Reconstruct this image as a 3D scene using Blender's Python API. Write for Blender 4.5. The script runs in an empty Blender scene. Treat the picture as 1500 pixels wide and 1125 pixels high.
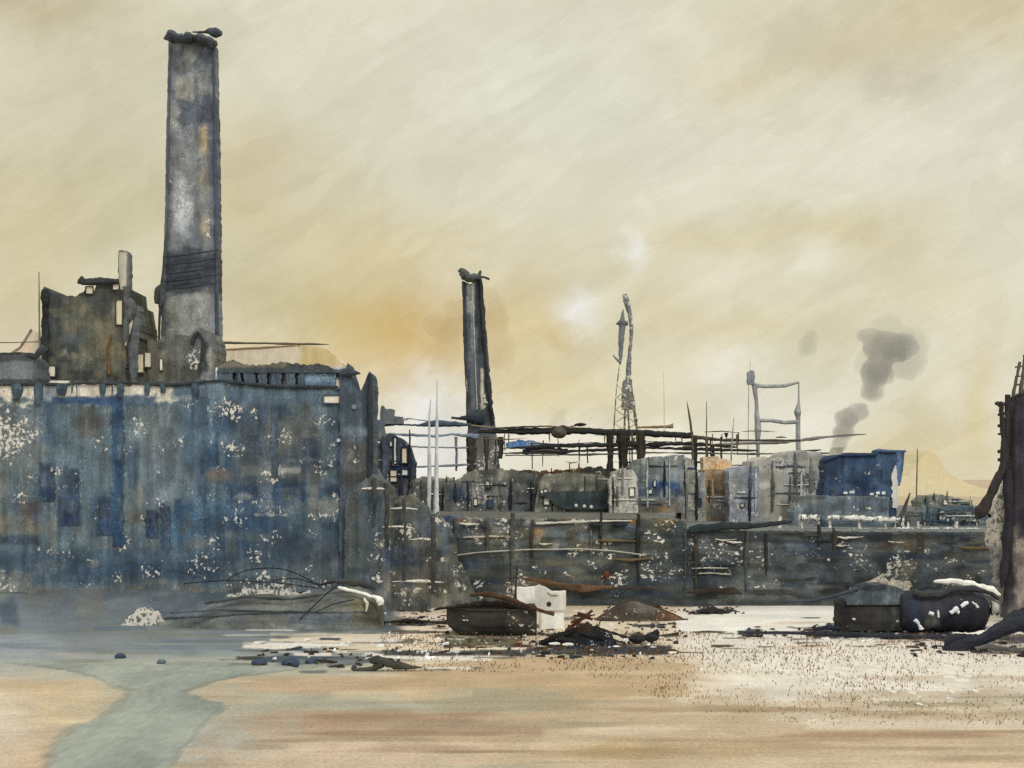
import bpy, math, random
import numpy as np

random.seed(7)
rng = np.random.default_rng(7)
C = bpy.context.scene.collection
F, H, CX, HY = 2060.0, 12.0, 750.0, 700.0      # lens in pixels, eye height, picture centre, eye level
EV, EH = np.array((.84, .82, .77)), np.array((.95, .93, .88))                            # light falling on upright / level surfaces (colours are divided by it)


def wx(x, d): return (x - CX) * d / F
def wz(y, d): return H + (HY - y) * d / F
def gd(y): return H * F / (y - HY)              # distance of the ground at a height in the picture


# ------------------------------------------------------------------ noise
def _h(ix, iy, s):
    n = (ix.astype(np.int64) * 374761393 + iy.astype(np.int64) * 668265263 + s * 974711) & 0xFFFFFFFF
    n = ((n ^ (n >> 13)) * 1274126177) & 0xFFFFFFFF
    return ((n ^ (n >> 16)) & 0xFFFF) / 65535.0


def vnoise(x, y, s=0):
    x = np.asarray(x, float); y = np.asarray(y, float)
    ix = np.floor(x); iy = np.floor(y)
    fx = x - ix; fy = y - iy
    fx = fx * fx * (3 - 2 * fx); fy = fy * fy * (3 - 2 * fy)
    ix = ix.astype(np.int64); iy = iy.astype(np.int64)
    a = _h(ix, iy, s); b = _h(ix + 1, iy, s); c = _h(ix, iy + 1, s); d = _h(ix + 1, iy + 1, s)
    return (a + (b - a) * fx) * (1 - fy) + (c + (d - c) * fx) * fy


def fbm(x, y, s=0, o=4):
    t = 0; a = .5; n = 0
    for k in range(o):
        t = t + a * vnoise(x, y, s + k * 17); n += a
        x = np.asarray(x) * 2.03; y = np.asarray(y) * 2.03; a *= .5
    return t / n


def sstep(a, b, x):
    t = np.clip((x - a) / (b - a), 0, 1)
    return t * t * (3 - 2 * t)


def lin(c):
    c = np.asarray(c, float) / 255.0
    return np.where(c <= .04045, c / 12.92, ((c + .055) / 1.055) ** 2.4)


# ------------------------------------------------------------------ weathering of a surface: washes, stains and worn specks
class Paint:
    def __init__(s, base, seed=0, dry=0.0):
        s.base, s.seed, s.d0, s.ops = base, seed, dry, []

    def wash(s, x0, y0, x1, y1, col, a=.75, soft=.5, rag=.35, box=True, f=14, fy=None):
        s.ops.append(('w', x0, y0, x1, y1, col, a, soft, rag, box, f, fy or f)); return s

    def dry(s, x0, y0, x1, y1, a=.5, soft=.8, rag=.5, f=14):
        s.ops.append(('d', x0, y0, x1, y1, None, a, soft, rag, False, f, f)); return s

    def scatter(s, n, x0, y0, x1, y1, cols, w, h, a=.6, seed=0, soft=.6, rag=.5):
        r = random.Random(seed + int(x0) * 7 + n)
        for k in range(n):
            cx, cy = r.uniform(x0, x1), r.uniform(y0, y1); ww, hh = r.uniform(*w) / 2, r.uniform(*h) / 2
            c = r.choice(cols); c = [min(255, max(0, v + q)) for v, q in zip(c, [r.uniform(-10, 10)] * 3)]
            s.wash(cx - ww, cy - hh, cx + ww, cy + hh, c, a * r.uniform(.5, 1.1), soft, rag, r.random() < .5, max(5, ww * .7), max(4, hh * .7))
        return s

    def specks(s, n, x0, y0, x1, y1, size=(6, 26), a=(.4, .7), seed=0):
        r = random.Random(seed + int(x0) * 3 + n)
        for k in range(n):
            cx, cy, w = r.uniform(x0, x1), r.uniform(y0, y1), r.uniform(*size)
            h = w * r.uniform(.35, 1.0)
            s.dry(cx - w, cy - h, cx + w, cy + h, r.uniform(*a), .8, .6, max(5, w * .5))
        return s

    def many(s, rows):
        for r in rows: s.wash(*r)
        return s

    def __call__(s, x, y):
        x = np.asarray(x, float); y = np.asarray(y, float)
        rgb = np.empty(x.shape + (3,)); rgb[:] = s.base
        dry = np.full(x.shape, s.d0)
        for k, (t, x0, y0, x1, y1, col, a, soft, rag, box, f, fy) in enumerate(s.ops):
            cx, cy, rx, ry = (x0 + x1) / 2, (y0 + y1) / 2, (x1 - x0) / 2, (y1 - y0) / 2
            sel = (np.abs(x - cx) < rx * 1.9 + 6) & (np.abs(y - cy) < ry * 1.9 + 6)
            if not sel.any(): continue
            xs, ys = x[sel], y[sel]
            n = fbm(xs / f + k * 3.1, ys / fy + k * 7.7, s.seed + k) - .5
            m_ = min(rx, ry)
            if box:
                q = np.maximum((np.abs(xs - cx) - rx) / m_, (np.abs(ys - cy) - ry) / m_) + 1
            else:
                q = np.sqrt(((xs - cx) / rx) ** 2 + ((ys - cy) / ry) ** 2)
            q = q + rag * 2 * n
            m = a * (1 - sstep(1 - soft, 1 + soft * .4, q))
            if t == 'w':
                rgb[sel] = rgb[sel] * (1 - m[:, None]) + np.array(col, float) * m[:, None]
            else:
                dry[sel] = np.maximum(dry[sel], m)
        return rgb, dry


def as_paint(p):
    return p if isinstance(p, Paint) else Paint(p[:3], 0, p[3] if len(p) > 3 else 0.0)


# ------------------------------------------------------------------ mesh builder
class MB:
    def __init__(s): s.v, s.f, s.c = [], [], []

    def add(s, vs, fs, col):
        o = len(s.v)
        vs = [tuple(map(float, p)) for p in vs]
        s.v += vs
        s.f += [tuple(i + o for i in f) for f in fs]
        p = as_paint(col)
        A = np.array(vs)
        d = np.maximum(A[:, 1], 1.0)
        rgb, dry = p(A[:, 0] * F / s.ref(d) + CX, HY - (A[:, 2] - H) * F / s.ref(d))
        s.c.append(np.concatenate([rgb, dry[:, None]], 1))
        return s
    dref = None
    def ref(s, d): return s.dref if s.dref else d

    def box(s, x0, x1, y0, y1, z0, z1, col, j=0.0):
        vs = [(x, y, z) for z in (z0, z1) for y in (y0, y1) for x in (x0, x1)]
        if j: vs = [(x + random.uniform(-j, j), y + random.uniform(-j, j), z + random.uniform(-j, j)) for x, y, z in vs]
        return s.add(vs, [(0, 2, 3, 1), (4, 5, 7, 6), (0, 1, 5, 4), (2, 6, 7, 3), (0, 4, 6, 2), (1, 3, 7, 5)], col)

    def tube(s, path, rad, col, seg=8, jit=0.0, step=None, sq=1.0):
        """round bar along a path; rad a number or one per point; jit roughens it; sq flattens it in depth"""
        P = np.array(path, float); n = len(P)
        R = np.full(n, rad, float) if np.isscalar(rad) else np.array(rad, float)
        if step:
            L = np.concatenate([[0], np.cumsum(np.linalg.norm(np.diff(P, axis=0), axis=1))])
            t = np.linspace(0, L[-1], max(2, int(L[-1] / step) + 1))
            R = np.interp(t, L, R); P = np.stack([np.interp(t, L, P[:, k]) for k in range(3)], 1); n = len(P)
        T = np.gradient(P, axis=0); T /= np.linalg.norm(T, axis=1)[:, None] + 1e-9
        vs = []
        k0 = random.random() * 100
        for i in range(n):
            t = T[i]
            up = np.array([0, 1, 0]) if abs(t[1]) < .9 else np.array([0, 0, 1])
            a = np.cross(t, up); a /= np.linalg.norm(a); b = np.cross(t, a)
            r = R[i] * (1 + jit * 2 * (float(fbm(np.array(i * .23 + k0), np.array(k0), 3)) - .5))
            off = a * R[i] * jit * (random.random() - .5) * .6
            for m in range(seg):
                th = 2 * math.pi * (m + .5) / seg
                vs.append(P[i] + off + (a * math.cos(th) + b * math.sin(th) * sq) * r)
        fs = []
        for i in range(n - 1):
            for m in range(seg):
                fs.append((i * seg + m, i * seg + (m + 1) % seg, (i + 1) * seg + (m + 1) % seg, (i + 1) * seg + m))
        fs.append(tuple(range(seg - 1, -1, -1))); fs.append(tuple((n - 1) * seg + m for m in range(seg)))
        return s.add(vs, fs, col)

    def facade(s, x0, x1, top, ybase, d, depth, paint, res=3.0, rag=1.5, side=0.8, seed=1, bulge=0.0, edges=None):
        """upright block: worn front of fine cells at distance d, ragged top line, real depth behind it"""
        nx = max(2, int((x1 - x0) / res)); xs = np.linspace(x0, x1, nx + 1)
        if np.isscalar(top): ty = np.full(nx + 1, float(top))
        else:
            tp = np.array(top, float); ty = np.interp(xs, tp[:, 0], tp[:, 1])
        ty = ty + rag * 2 * (fbm(xs / 5.0, xs * 0 + seed, seed) - .5) * 2
        nz = max(2, int((ybase - ty.min()) / res)); t = np.linspace(0, 1, nz + 1)
        X = np.repeat(xs[None, :], nz + 1, 0); Yp = ybase + (ty[None, :] - ybase) * t[:, None]
        if edges:
            E3 = np.array(edges, float); xl = np.interp(Yp, E3[:, 0], E3[:, 1]); xr = np.interp(Yp, E3[:, 0], E3[:, 2])
            X = xl + (X - x0) / (x1 - x0) * (xr - xl); xs = np.linspace(-1, 1, nx + 1)
            x0, x1 = -1, 1
        e = side * 2 * (fbm(Yp / 6.0, X * 0 + seed + 9, seed + 3) - .5) * 2
        X = X + e * (sstep(.9, 1, np.abs(2 * (xs - x0) / (x1 - x0) - 1))[None, :])
        rel = 0.10 * (fbm(X / 9.0, Yp / 40.0, seed + 5) - .5)
        VX = wx(X, d); VZ = wz(Yp, d)
        VY = d + rel - bulge * (1 - (2 * (xs - x0)[None, :] / (x1 - x0) - 1) ** 2)
        w = nx + 1
        fr = np.stack([VX, VY, VZ], -1).reshape(-1, 3); bk = fr.copy(); bk[:, 1] = d + depth
        # keep the back as only a border ring
        ring = [i for i in range(w)] + [j * w + nx for j in range(1, nz + 1)] + [nz * w + i for i in range(nx - 1, -1, -1)] + [j * w for j in range(nz - 1, 0, -1)]
        fs = [(j * w + i, j * w + i + 1, (j + 1) * w + i + 1, (j + 1) * w + i) for j in range(nz) for i in range(nx)]
        o = len(fr); k = len(ring)
        for a in range(k):
            b = (a + 1) % k
            fs.append((ring[b], ring[a], o + a, o + b))
        rb = bk[ring]
        c = len(fr) + k
        vs = np.concatenate([fr, rb, [[VX.mean(), d + depth, VZ.mean()]]])
        for a in range(k): fs.append((o + (a + 1) % k, o + a, c))
        # colours come from the front's own plane
        P = as_paint(paint)
        off = len(s.v)
        s.v += [tuple(p) for p in vs.tolist()]
        s.f += [tuple(i + off for i in f) for f in fs]
        px = np.concatenate([X.reshape(-1), X.reshape(-1)[ring], [X.mean()]]); py = np.concatenate([Yp.reshape(-1), Yp.reshape(-1)[ring], [Yp.mean()]])
        rgb, dry = P(px, py)
        s.c.append(np.concatenate([rgb, dry[:, None]], 1))
        return s

    def lump(s, c, r, col, sub=3, n=.25, fq=1.3, flat=None):
        """irregular closed lump with radii r round c"""
        import bmesh
        bm = bmesh.new(); bmesh.ops.create_icosphere(bm, subdivisions=sub, radius=1)
        k = random.random() * 50
        vs = []
        for v in bm.verts:
            p = v.co
            q = 1 + n * 2 * (float(fbm(np.array(p.x * fq + k + p.z), np.array(p.y * fq + k - p.z * .7), 5)) - .5)
            z = p.z * r[2] * q
            if flat is not None: z = max(z, flat)
            vs.append((c[0] + p.x * r[0] * q, c[1] + p.y * r[1] * q, c[2] + z))
        fs = [tuple(v.index for v in f.verts) for f in bm.faces]
        bm.free()
        return s.add(vs, fs, col)

    def loft(s, secs, col, caps=True, close=True):
        n = len(secs[0]); vs = [p for q in secs for p in q]; fs = []
        for i in range(len(secs) - 1):
            for m in range(n if close else n - 1):
                a, b = i * n + m, i * n + (m + 1) % n
                fs.append((a, b, b + n, a + n))
        if caps and close:
            fs.append(tuple(range(n - 1, -1, -1))); fs.append(tuple((len(secs) - 1) * n + m for m in range(n)))
        return s.add(vs, fs, col)

    def build(s, name, mat, parent=None, label=None, E=None, smooth=False):
        me = bpy.data.meshes.new(name)
        root = parent
        while root is not None and root.parent is not None: root = root.parent
        o3 = np.array(root.location) if root is not None else np.zeros(3)
        V = np.array(s.v) - o3
        me.from_pydata(V.tolist(), [], s.f); me.update()
        c = np.concatenate(s.c)
        rgba = np.ones((len(V), 4)); rgba[:, :3] = np.clip(lin(np.clip(c[:, :3], 0, 255)) / (EV if E is None else E), .004, .9); rgba[:, 3] = c[:, 3]
        at = me.color_attributes.new('paint', 'FLOAT_COLOR', 'POINT')
        at.data.foreach_set('color', rgba.astype(np.float32).ravel())
        if smooth: me.polygons.foreach_set('use_smooth', [True] * len(me.polygons))
        me.materials.append(mat)
        ob = bpy.data.objects.new(name, me); C.objects.link(ob)
        if parent is not None: ob.parent = parent
        if label: ob['label'] = label
        return ob


def thing(name, label, cat, loc=(0, 0, 0), group=None):
    o = bpy.data.objects.new(name, None); C.objects.link(o); o.location = loc
    o['label'] = label; o['category'] = cat
    if group: o['group'] = group
    return o


def tag(o, label, cat, group=None, kind=None):
    o['label'] = label; o['category'] = cat
    if group: o['group'] = group
    if kind: o['kind'] = kind
    return o


def recentre(o):
    """move a one-mesh thing's origin to its base"""
    me = o.data; n = len(me.vertices); a = np.empty(n * 3); me.vertices.foreach_get('co', a); a = a.reshape(-1, 3)
    b = np.array([(a[:, 0].min() + a[:, 0].max()) / 2, (a[:, 1].min() + a[:, 1].max()) / 2, a[:, 2].min()])
    me.vertices.foreach_set('co', (a - b).ravel()); o.location = b; me.update()
    return o


# ------------------------------------------------------------------ node helpers
class N:
    def __init__(s, tree): s.t = tree

    def new(s, typ, **kw):
        n = s.t.nodes.new(typ)
        for k, v in kw.items(): setattr(n, k, v)
        return n

    def m(s, op, a, b=None, c=None, clamp=False):
        n = s.new('ShaderNodeMath', operation=op, use_clamp=clamp)
        for i, q in enumerate((a, b, c)):
            if q is None: continue
            if isinstance(q, (int, float)): n.inputs[i].default_value = q
            else: s.t.links.new(q, n.inputs[i])
        return n.outputs[0]

    def noise(s, vec, scale, detail=4, rough=.55, dist=0.0):
        n = s.new('ShaderNodeTexNoise'); n.inputs['Scale'].default_value = scale; n.inputs['Detail'].default_value = detail
        n.inputs['Roughness'].default_value = rough; n.inputs['Distortion'].default_value = dist
        s.t.links.new(vec, n.inputs['Vector']); return n

    def mapping(s, vec, scale=(1, 1, 1), loc=(0, 0, 0), rot=(0, 0, 0)):
        n = s.new('ShaderNodeMapping'); n.inputs['Scale'].default_value = scale; n.inputs['Location'].default_value = loc; n.inputs['Rotation'].default_value = rot
        s.t.links.new(vec, n.inputs['Vector']); return n.outputs[0]

    def rng(s, v, a, b, c, d, smooth=False):
        n = s.new('ShaderNodeMapRange', clamp=True)
        if smooth: n.interpolation_type = 'SMOOTHSTEP'
        for i, q in enumerate((v, a, b, c, d)):
            if isinstance(q, (int, float)): n.inputs[i].default_value = q
            else: s.t.links.new(q, n.inputs[i])
        return n.outputs[0]

    def mix(s, f, a, b, bt='MIX'):
        n = s.new('ShaderNodeMix', data_type='RGBA', blend_type=bt)
        for i, q in ((0, f), (6, a), (7, b)):
            if isinstance(q, (int, float)): n.inputs[i].default_value = q
            elif isinstance(q, tuple): n.inputs[i].default_value = tuple(q) + (1.0,) if len(q) == 3 else q
            else: s.t.links.new(q, n.inputs[i])
        return n.outputs[2]


def surface(name, blotch=.5, streak=.35, sdir='z', grain=.22, speck=(3.1, 3.1, 2.7), gscale=9.0, paper=(.74, .70, .61), rough=.9, bump=.25, tooth=.5, crisp=.16, thr=(.75, .33), bscale=.55):
    m = bpy.data.materials.new(name); m.use_nodes = True
    t = m.node_tree; n = N(t); bs = t.nodes['Principled BSDF']
    at = n.new('ShaderNodeAttribute', attribute_name='paint')
    co = n.new('ShaderNodeTexCoord').outputs['Object']
    col = at.outputs['Color']
    b1 = n.noise(co, bscale, 6, .62, .4).outputs['Fac']
    f1 = n.rng(b1, .3, .7, 1 - blotch, 1 + blotch)
    sc = {'z': (1.6, 1.6, .09), 'x': (.12, 1.6, 2.2), 'y': (.25, .05, 1)}[sdir]
    f2 = n.rng(n.noise(n.mapping(co, sc), 1.0, 5, .6).outputs['Fac'], .3, .7, 1 - streak, 1 + streak)
    f3 = n.rng(n.noise(co, gscale, 2, .6).outputs['Fac'], .3, .7, 1 - grain, 1 + grain)
    f = n.m('MULTIPLY', n.m('MULTIPLY', f1, f2), f3)
    if crisp:      # hard edged old coats of wash, one over another
        e = n.noise(n.mapping(co, (.75, .75, .4) if sdir == 'z' else (.3, .3, .8)), 1.0, 6, .62, .5).outputs['Fac']
        f = n.m('MULTIPLY', f, n.m('ADD', n.rng(e, .50, .515, 1.0, 1 - crisp), n.rng(e, .40, .412, crisp, 0)))
    if tooth:      # rough tooth of the rendering showing lighter where it is rubbed
        tn = n.noise(n.mapping(co, (6.5, 6.5, 4.0)), 1.0, 2, .55).outputs['Fac']
        pm = n.rng(n.noise(co, .35, 4, .6).outputs['Fac'], .42, .62, .15, 1.0, True)
        f = n.m('MULTIPLY', f, n.m('ADD', 1.0 - tooth * .14, n.m('MULTIPLY', n.rng(tn, .5, .6, 0, tooth), pm)))
    cv = n.new('ShaderNodeCombineColor')
    for i in range(3): t.links.new(f, cv.inputs[i])
    col = n.mix(1.0, col, cv.outputs[0], 'MULTIPLY')
    # worn specks: pale where the coat has rubbed off
    sp = n.noise(n.mapping(co, speck), 1.0, 3.5, .68, .3).outputs['Fac']
    th = n.rng(at.outputs['Alpha'], 0.0, 1.0, thr[0], thr[1])
    mk = n.rng(n.m('SUBTRACT', sp, th), 0.0, .035, 0.0, 1.0)
    col = n.mix(mk, col, paper)
    t.links.new(col, bs.inputs['Base Color'])
    bs.inputs['Roughness'].default_value = rough
    bs.inputs['Specular IOR Level'].default_value = .2
    if bump:
        bp = n.new('ShaderNodeBump'); bp.inputs['Strength'].default_value = bump; bp.inputs['Distance'].default_value = .05
        t.links.new(f3, bp.inputs['Height']); t.links.new(bp.outputs[0], bs.inputs['Normal'])
    return m


M_wall = surface('weathered_masonry', .32, .28)
M_far = surface('far_masonry', .28, .25, speck=(2.2, 2.2, 2.2), gscale=6)
M_quay = surface('stained_concrete', .34, .22, 'x', speck=(2.3, 2.3, 3.2))
M_chim = surface('sooty_brick', .36, .14, speck=(2.4, 2.4, 2.2))
M_iron = surface('dark_iron', .25, .2, speck=(2.5, 2.5, 2.5), gscale=12, rough=.75, tooth=.2, crisp=.1)
M_wood = surface('old_timber', .35, .35, 'x', speck=(2.6, 2.6, 4), gscale=14, tooth=.35, crisp=.15)
M_pale = surface('pale_plaster', .10, .12, grain=.10, paper=(.16, .16, .15), tooth=0, crisp=.05)
M_steel = surface('grey_steel', .22, .15, speck=(1.4, 1.4, 1.4), rough=.6, tooth=.3)
M_sand = surface('damp_sand', .12, .07, 'x', grain=.2, speck=(1.4, .35, 1), gscale=5, paper=(.86, .80, .69), rough=.95, bump=.1, bscale=.25, tooth=0, crisp=.05)

M_hill = surface('dry_hill_scrub', .05, .04, grain=.03, gscale=.2, bscale=.02, bump=0, tooth=0, crisp=.04)

# ================================================================== WORLD: pale overcast sky with ochre smoke haze
def make_world():
    w = bpy.data.worlds.new('World'); bpy.context.scene.world = w; w.use_nodes = True
    t = w.node_tree; n = N(t); bg = t.nodes['Background']
    g = n.new('ShaderNodeTexCoord').outputs['Generated']
    sx = n.new('ShaderNodeSeparateXYZ'); t.links.new(g, sx.inputs[0])
    dy = n.m('MAXIMUM', sx.outputs['Y'], .12)
    U0 = n.m('ADD', n.m('MULTIPLY', n.m('DIVIDE', sx.outputs['X'], dy), 20.6), 7.5)
    V0 = n.m('SUBTRACT', 7.0, n.m('MULTIPLY', n.m('DIVIDE', sx.outputs['Z'], dy), 20.6))
    cb = n.new('ShaderNodeCombineXYZ'); t.links.new(U0, cb.inputs[0]); t.links.new(V0, cb.inputs[1])
    P = cb.outputs[0]
    wn = n.noise(P, .55, 5, .6)
    ws = n.new('ShaderNodeSeparateColor'); t.links.new(wn.outputs['Color'], ws.inputs[0])
    U = n.m('ADD', U0, n.m('MULTIPLY', n.m('SUBTRACT', ws.outputs[0], .5), 2.0))
    V = n.m('ADD', V0, n.m('MULTIPLY', n.m('SUBTRACT', ws.outputs[1], .5), 1.7))
    col = None
    base = tuple(lin((217, 212, 186)))
    blobs = [  # cx cy rx ry colour alpha (directions in the sky)
        (0.3, 0.1, 1.9, .5, (186, 168, 128), .75), (1.5, 0.7, 3.0, .6, (206, 199, 170), .7), (1.2, 2.9, 2.6, 1.3, (200, 191, 152), .85), (1.3, 1.9, 1.6, .7, (208, 201, 172), .7), (4.2, 2.3, 1.2, .6, (203, 186, 142), .85), (3.6, 3.2, 1.2, .6, (198, 184, 138), .7),
        (4.2, 4.4, 1.6, .6, (190, 176, 126), .75), (0.3, 4.2, 1.0, 1.4, (208, 192, 150), .7), (5.6, 0.8, 2.6, 1.2, (217, 213, 190), .7), (5.9, 2.1, 1.7, .7, (214, 208, 182), .7), (7.3, 2.15, .5, .18, (200, 184, 144), .7),
        (9.0, 1.2, 3.0, 2.0, (222, 219, 201), .92), (8.2, 2.9, 2.4, .7, (219, 214, 190), .85), (13.5, 2.6, 2.2, 1.4, (223, 218, 197), .85), (11.7, 0.5, 2.4, .9, (214, 205, 176), .8), (10.9, 1.3, .8, .5, (212, 199, 162), .7),
        (14.2, 0.2, 1.8, .8, (205, 190, 150), .75), (13.25, 1.2, .55, .5, (196, 188, 164), .6), (12.2, .75, .6, .4, (200, 186, 150), .6), (14.6, 1.5, 1.0, .7, (220, 216, 198), .7), (12.4, 3.4, 1.4, .35, (206, 192, 146), .65), (10.8, 3.75, 1.9, .45, (212, 198, 154), .7), (9.7, 4.5, 1.4, .6, (214, 202, 162), .65),
        (11.0, 4.9, 1.6, .4, (212, 198, 154), .6), (10.8, 4.2, .9, .4, (223, 216, 192), .8), (11.9, 3.9, .6, .3, (226, 220, 198), .8),
        (5.8, 4.9, 1.0, 1.1, (200, 164, 90), .9), (6.4, 5.4, .8, .6, (204, 172, 108), .8), (5.1, 4.7, .7, .7, (203, 182, 124), .75), (5.6, 3.5, 1.3, .5, (212, 196, 146), .65), (7.5, 4.9, .8, .8, (214, 194, 140), .75),
        (7.9, 5.6, 1.6, .5, (216, 200, 152), .75), (6.9, 3.5, .8, .3, (222, 212, 176), .6),
        (8.55, 4.55, .42, .2, (232, 229, 218), 1.0), (9.28, 3.75, .2, .28, (233, 230, 217), .95), (9.9, 5.5, .9, .45, (220, 211, 182), .8), (10.5, 5.4, .5, .3, (228, 222, 204), .8), (8.3, 5.0, .5, .2, (206, 178, 120), .6),
        (11.6, 6.1, 1.1, .55, (229, 224, 208), .85), (14.2, 5.2, 1.0, 1.0, (222, 214, 190), .75), (13.3, 6.5, 1.0, .6, (210, 194, 146), .65), (14.3, 6.1, .35, 1.1, (208, 190, 142), .6), (12.3, 4.8, .6, .4, (214, 204, 172), .6), (13.5, 4.2, .9, .5, (218, 206, 170), .6),
        (6.4, 6.3, .8, .7, (243, 242, 237), 1.0), (6.6, 5.95, .35, .3, (238, 237, 230), .9), (8.8, 6.5, 1.6, .3, (240, 233, 216), .95), (3.6, 5.2, 1.2, .35, (220, 198, 156), .8), (0.5, 5.3, .5, .4, (226, 208, 180), .7),
    ]
    prev = base
    for cx, cy, rx, ry, c, a in blobs:
        ax = n.m('MULTIPLY', n.m('SUBTRACT', U, cx), 1 / rx); ay = n.m('MULTIPLY', n.m('SUBTRACT', V, cy), 1 / ry)
        q = n.m('MULTIPLY_ADD', ax, ax, n.m('MULTIPLY', ay, ay))
        mk = n.m('MULTIPLY', n.m('POWER', .36, q), a)
        prev = n.mix(mk, prev, tuple(lin(c)))
    # brushed streaks of thin cloud, rising to the right
    r = n.mapping(n.mapping(P, rot=(0, 0, .5)), (.3, 1.6, 1))
    st = n.rng(n.noise(r, 1.0, 6, .62, 2.2).outputs['Fac'], .3, .7, .985, 1.06)
    cl = n.rng(n.noise(P, .8, 7, .6, 1.2).outputs['Fac'], .32, .68, .985, 1.065)
    gr = n.rng(n.noise(P, 30, 3, .7).outputs['Fac'], .25, .75, .945, 1.055)
    wq = n.noise(n.mapping(n.mapping(P, rot=(0, 0, .6), loc=(3, 1, 0)), (.4, .9, 1)), 1.0, 5, .5, .6).outputs['Fac']
    wash = n.m('ADD', n.rng(wq, .50, .535, 1.0, .96, True), n.rng(wq, .40, .43, .03, 0, True))
    f = n.m('MULTIPLY', n.m('MULTIPLY', n.m('MULTIPLY', st, cl), gr), wash)
    cc = n.new('ShaderNodeCombineColor')
    t.links.new(f, cc.inputs[0]); t.links.new(n.m('POWER', f, 1.06), cc.inputs[1]); t.links.new(n.m('POWER', f, 1.3), cc.inputs[2])
    prev = n.mix(1.0, prev, cc.outputs[0], 'MULTIPLY')
    sky = n.new('ShaderNodeTexSky', sky_type='NISHITA'); sky.sun_disc = False
    sky.sun_elevation = math.radians(42); sky.sun_rotation = math.radians(155)
    sk = n.mix(1.0, sky.outputs[0], (.1, .1, .1), 'MULTIPLY')
    prev = n.mix(.96, sk, prev)
    # the rest of the overcast, overhead and behind: plain grey white cloud
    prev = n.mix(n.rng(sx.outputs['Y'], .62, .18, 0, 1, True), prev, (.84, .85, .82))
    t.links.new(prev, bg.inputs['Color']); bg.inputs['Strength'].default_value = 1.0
    w.cycles.sampling_method = 'MANUAL'; w.cycles.sample_map_resolution = 512


make_world()
sl = bpy.data.lights.new('sun', 'SUN'); sl.energy = 1.1; sl.angle = math.radians(14); sl.color = (1, .97, .92)
so = bpy.data.objects.new('sun', sl); C.objects.link(so); so.rotation_euler = (math.radians(48), 0, math.radians(25))

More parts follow.
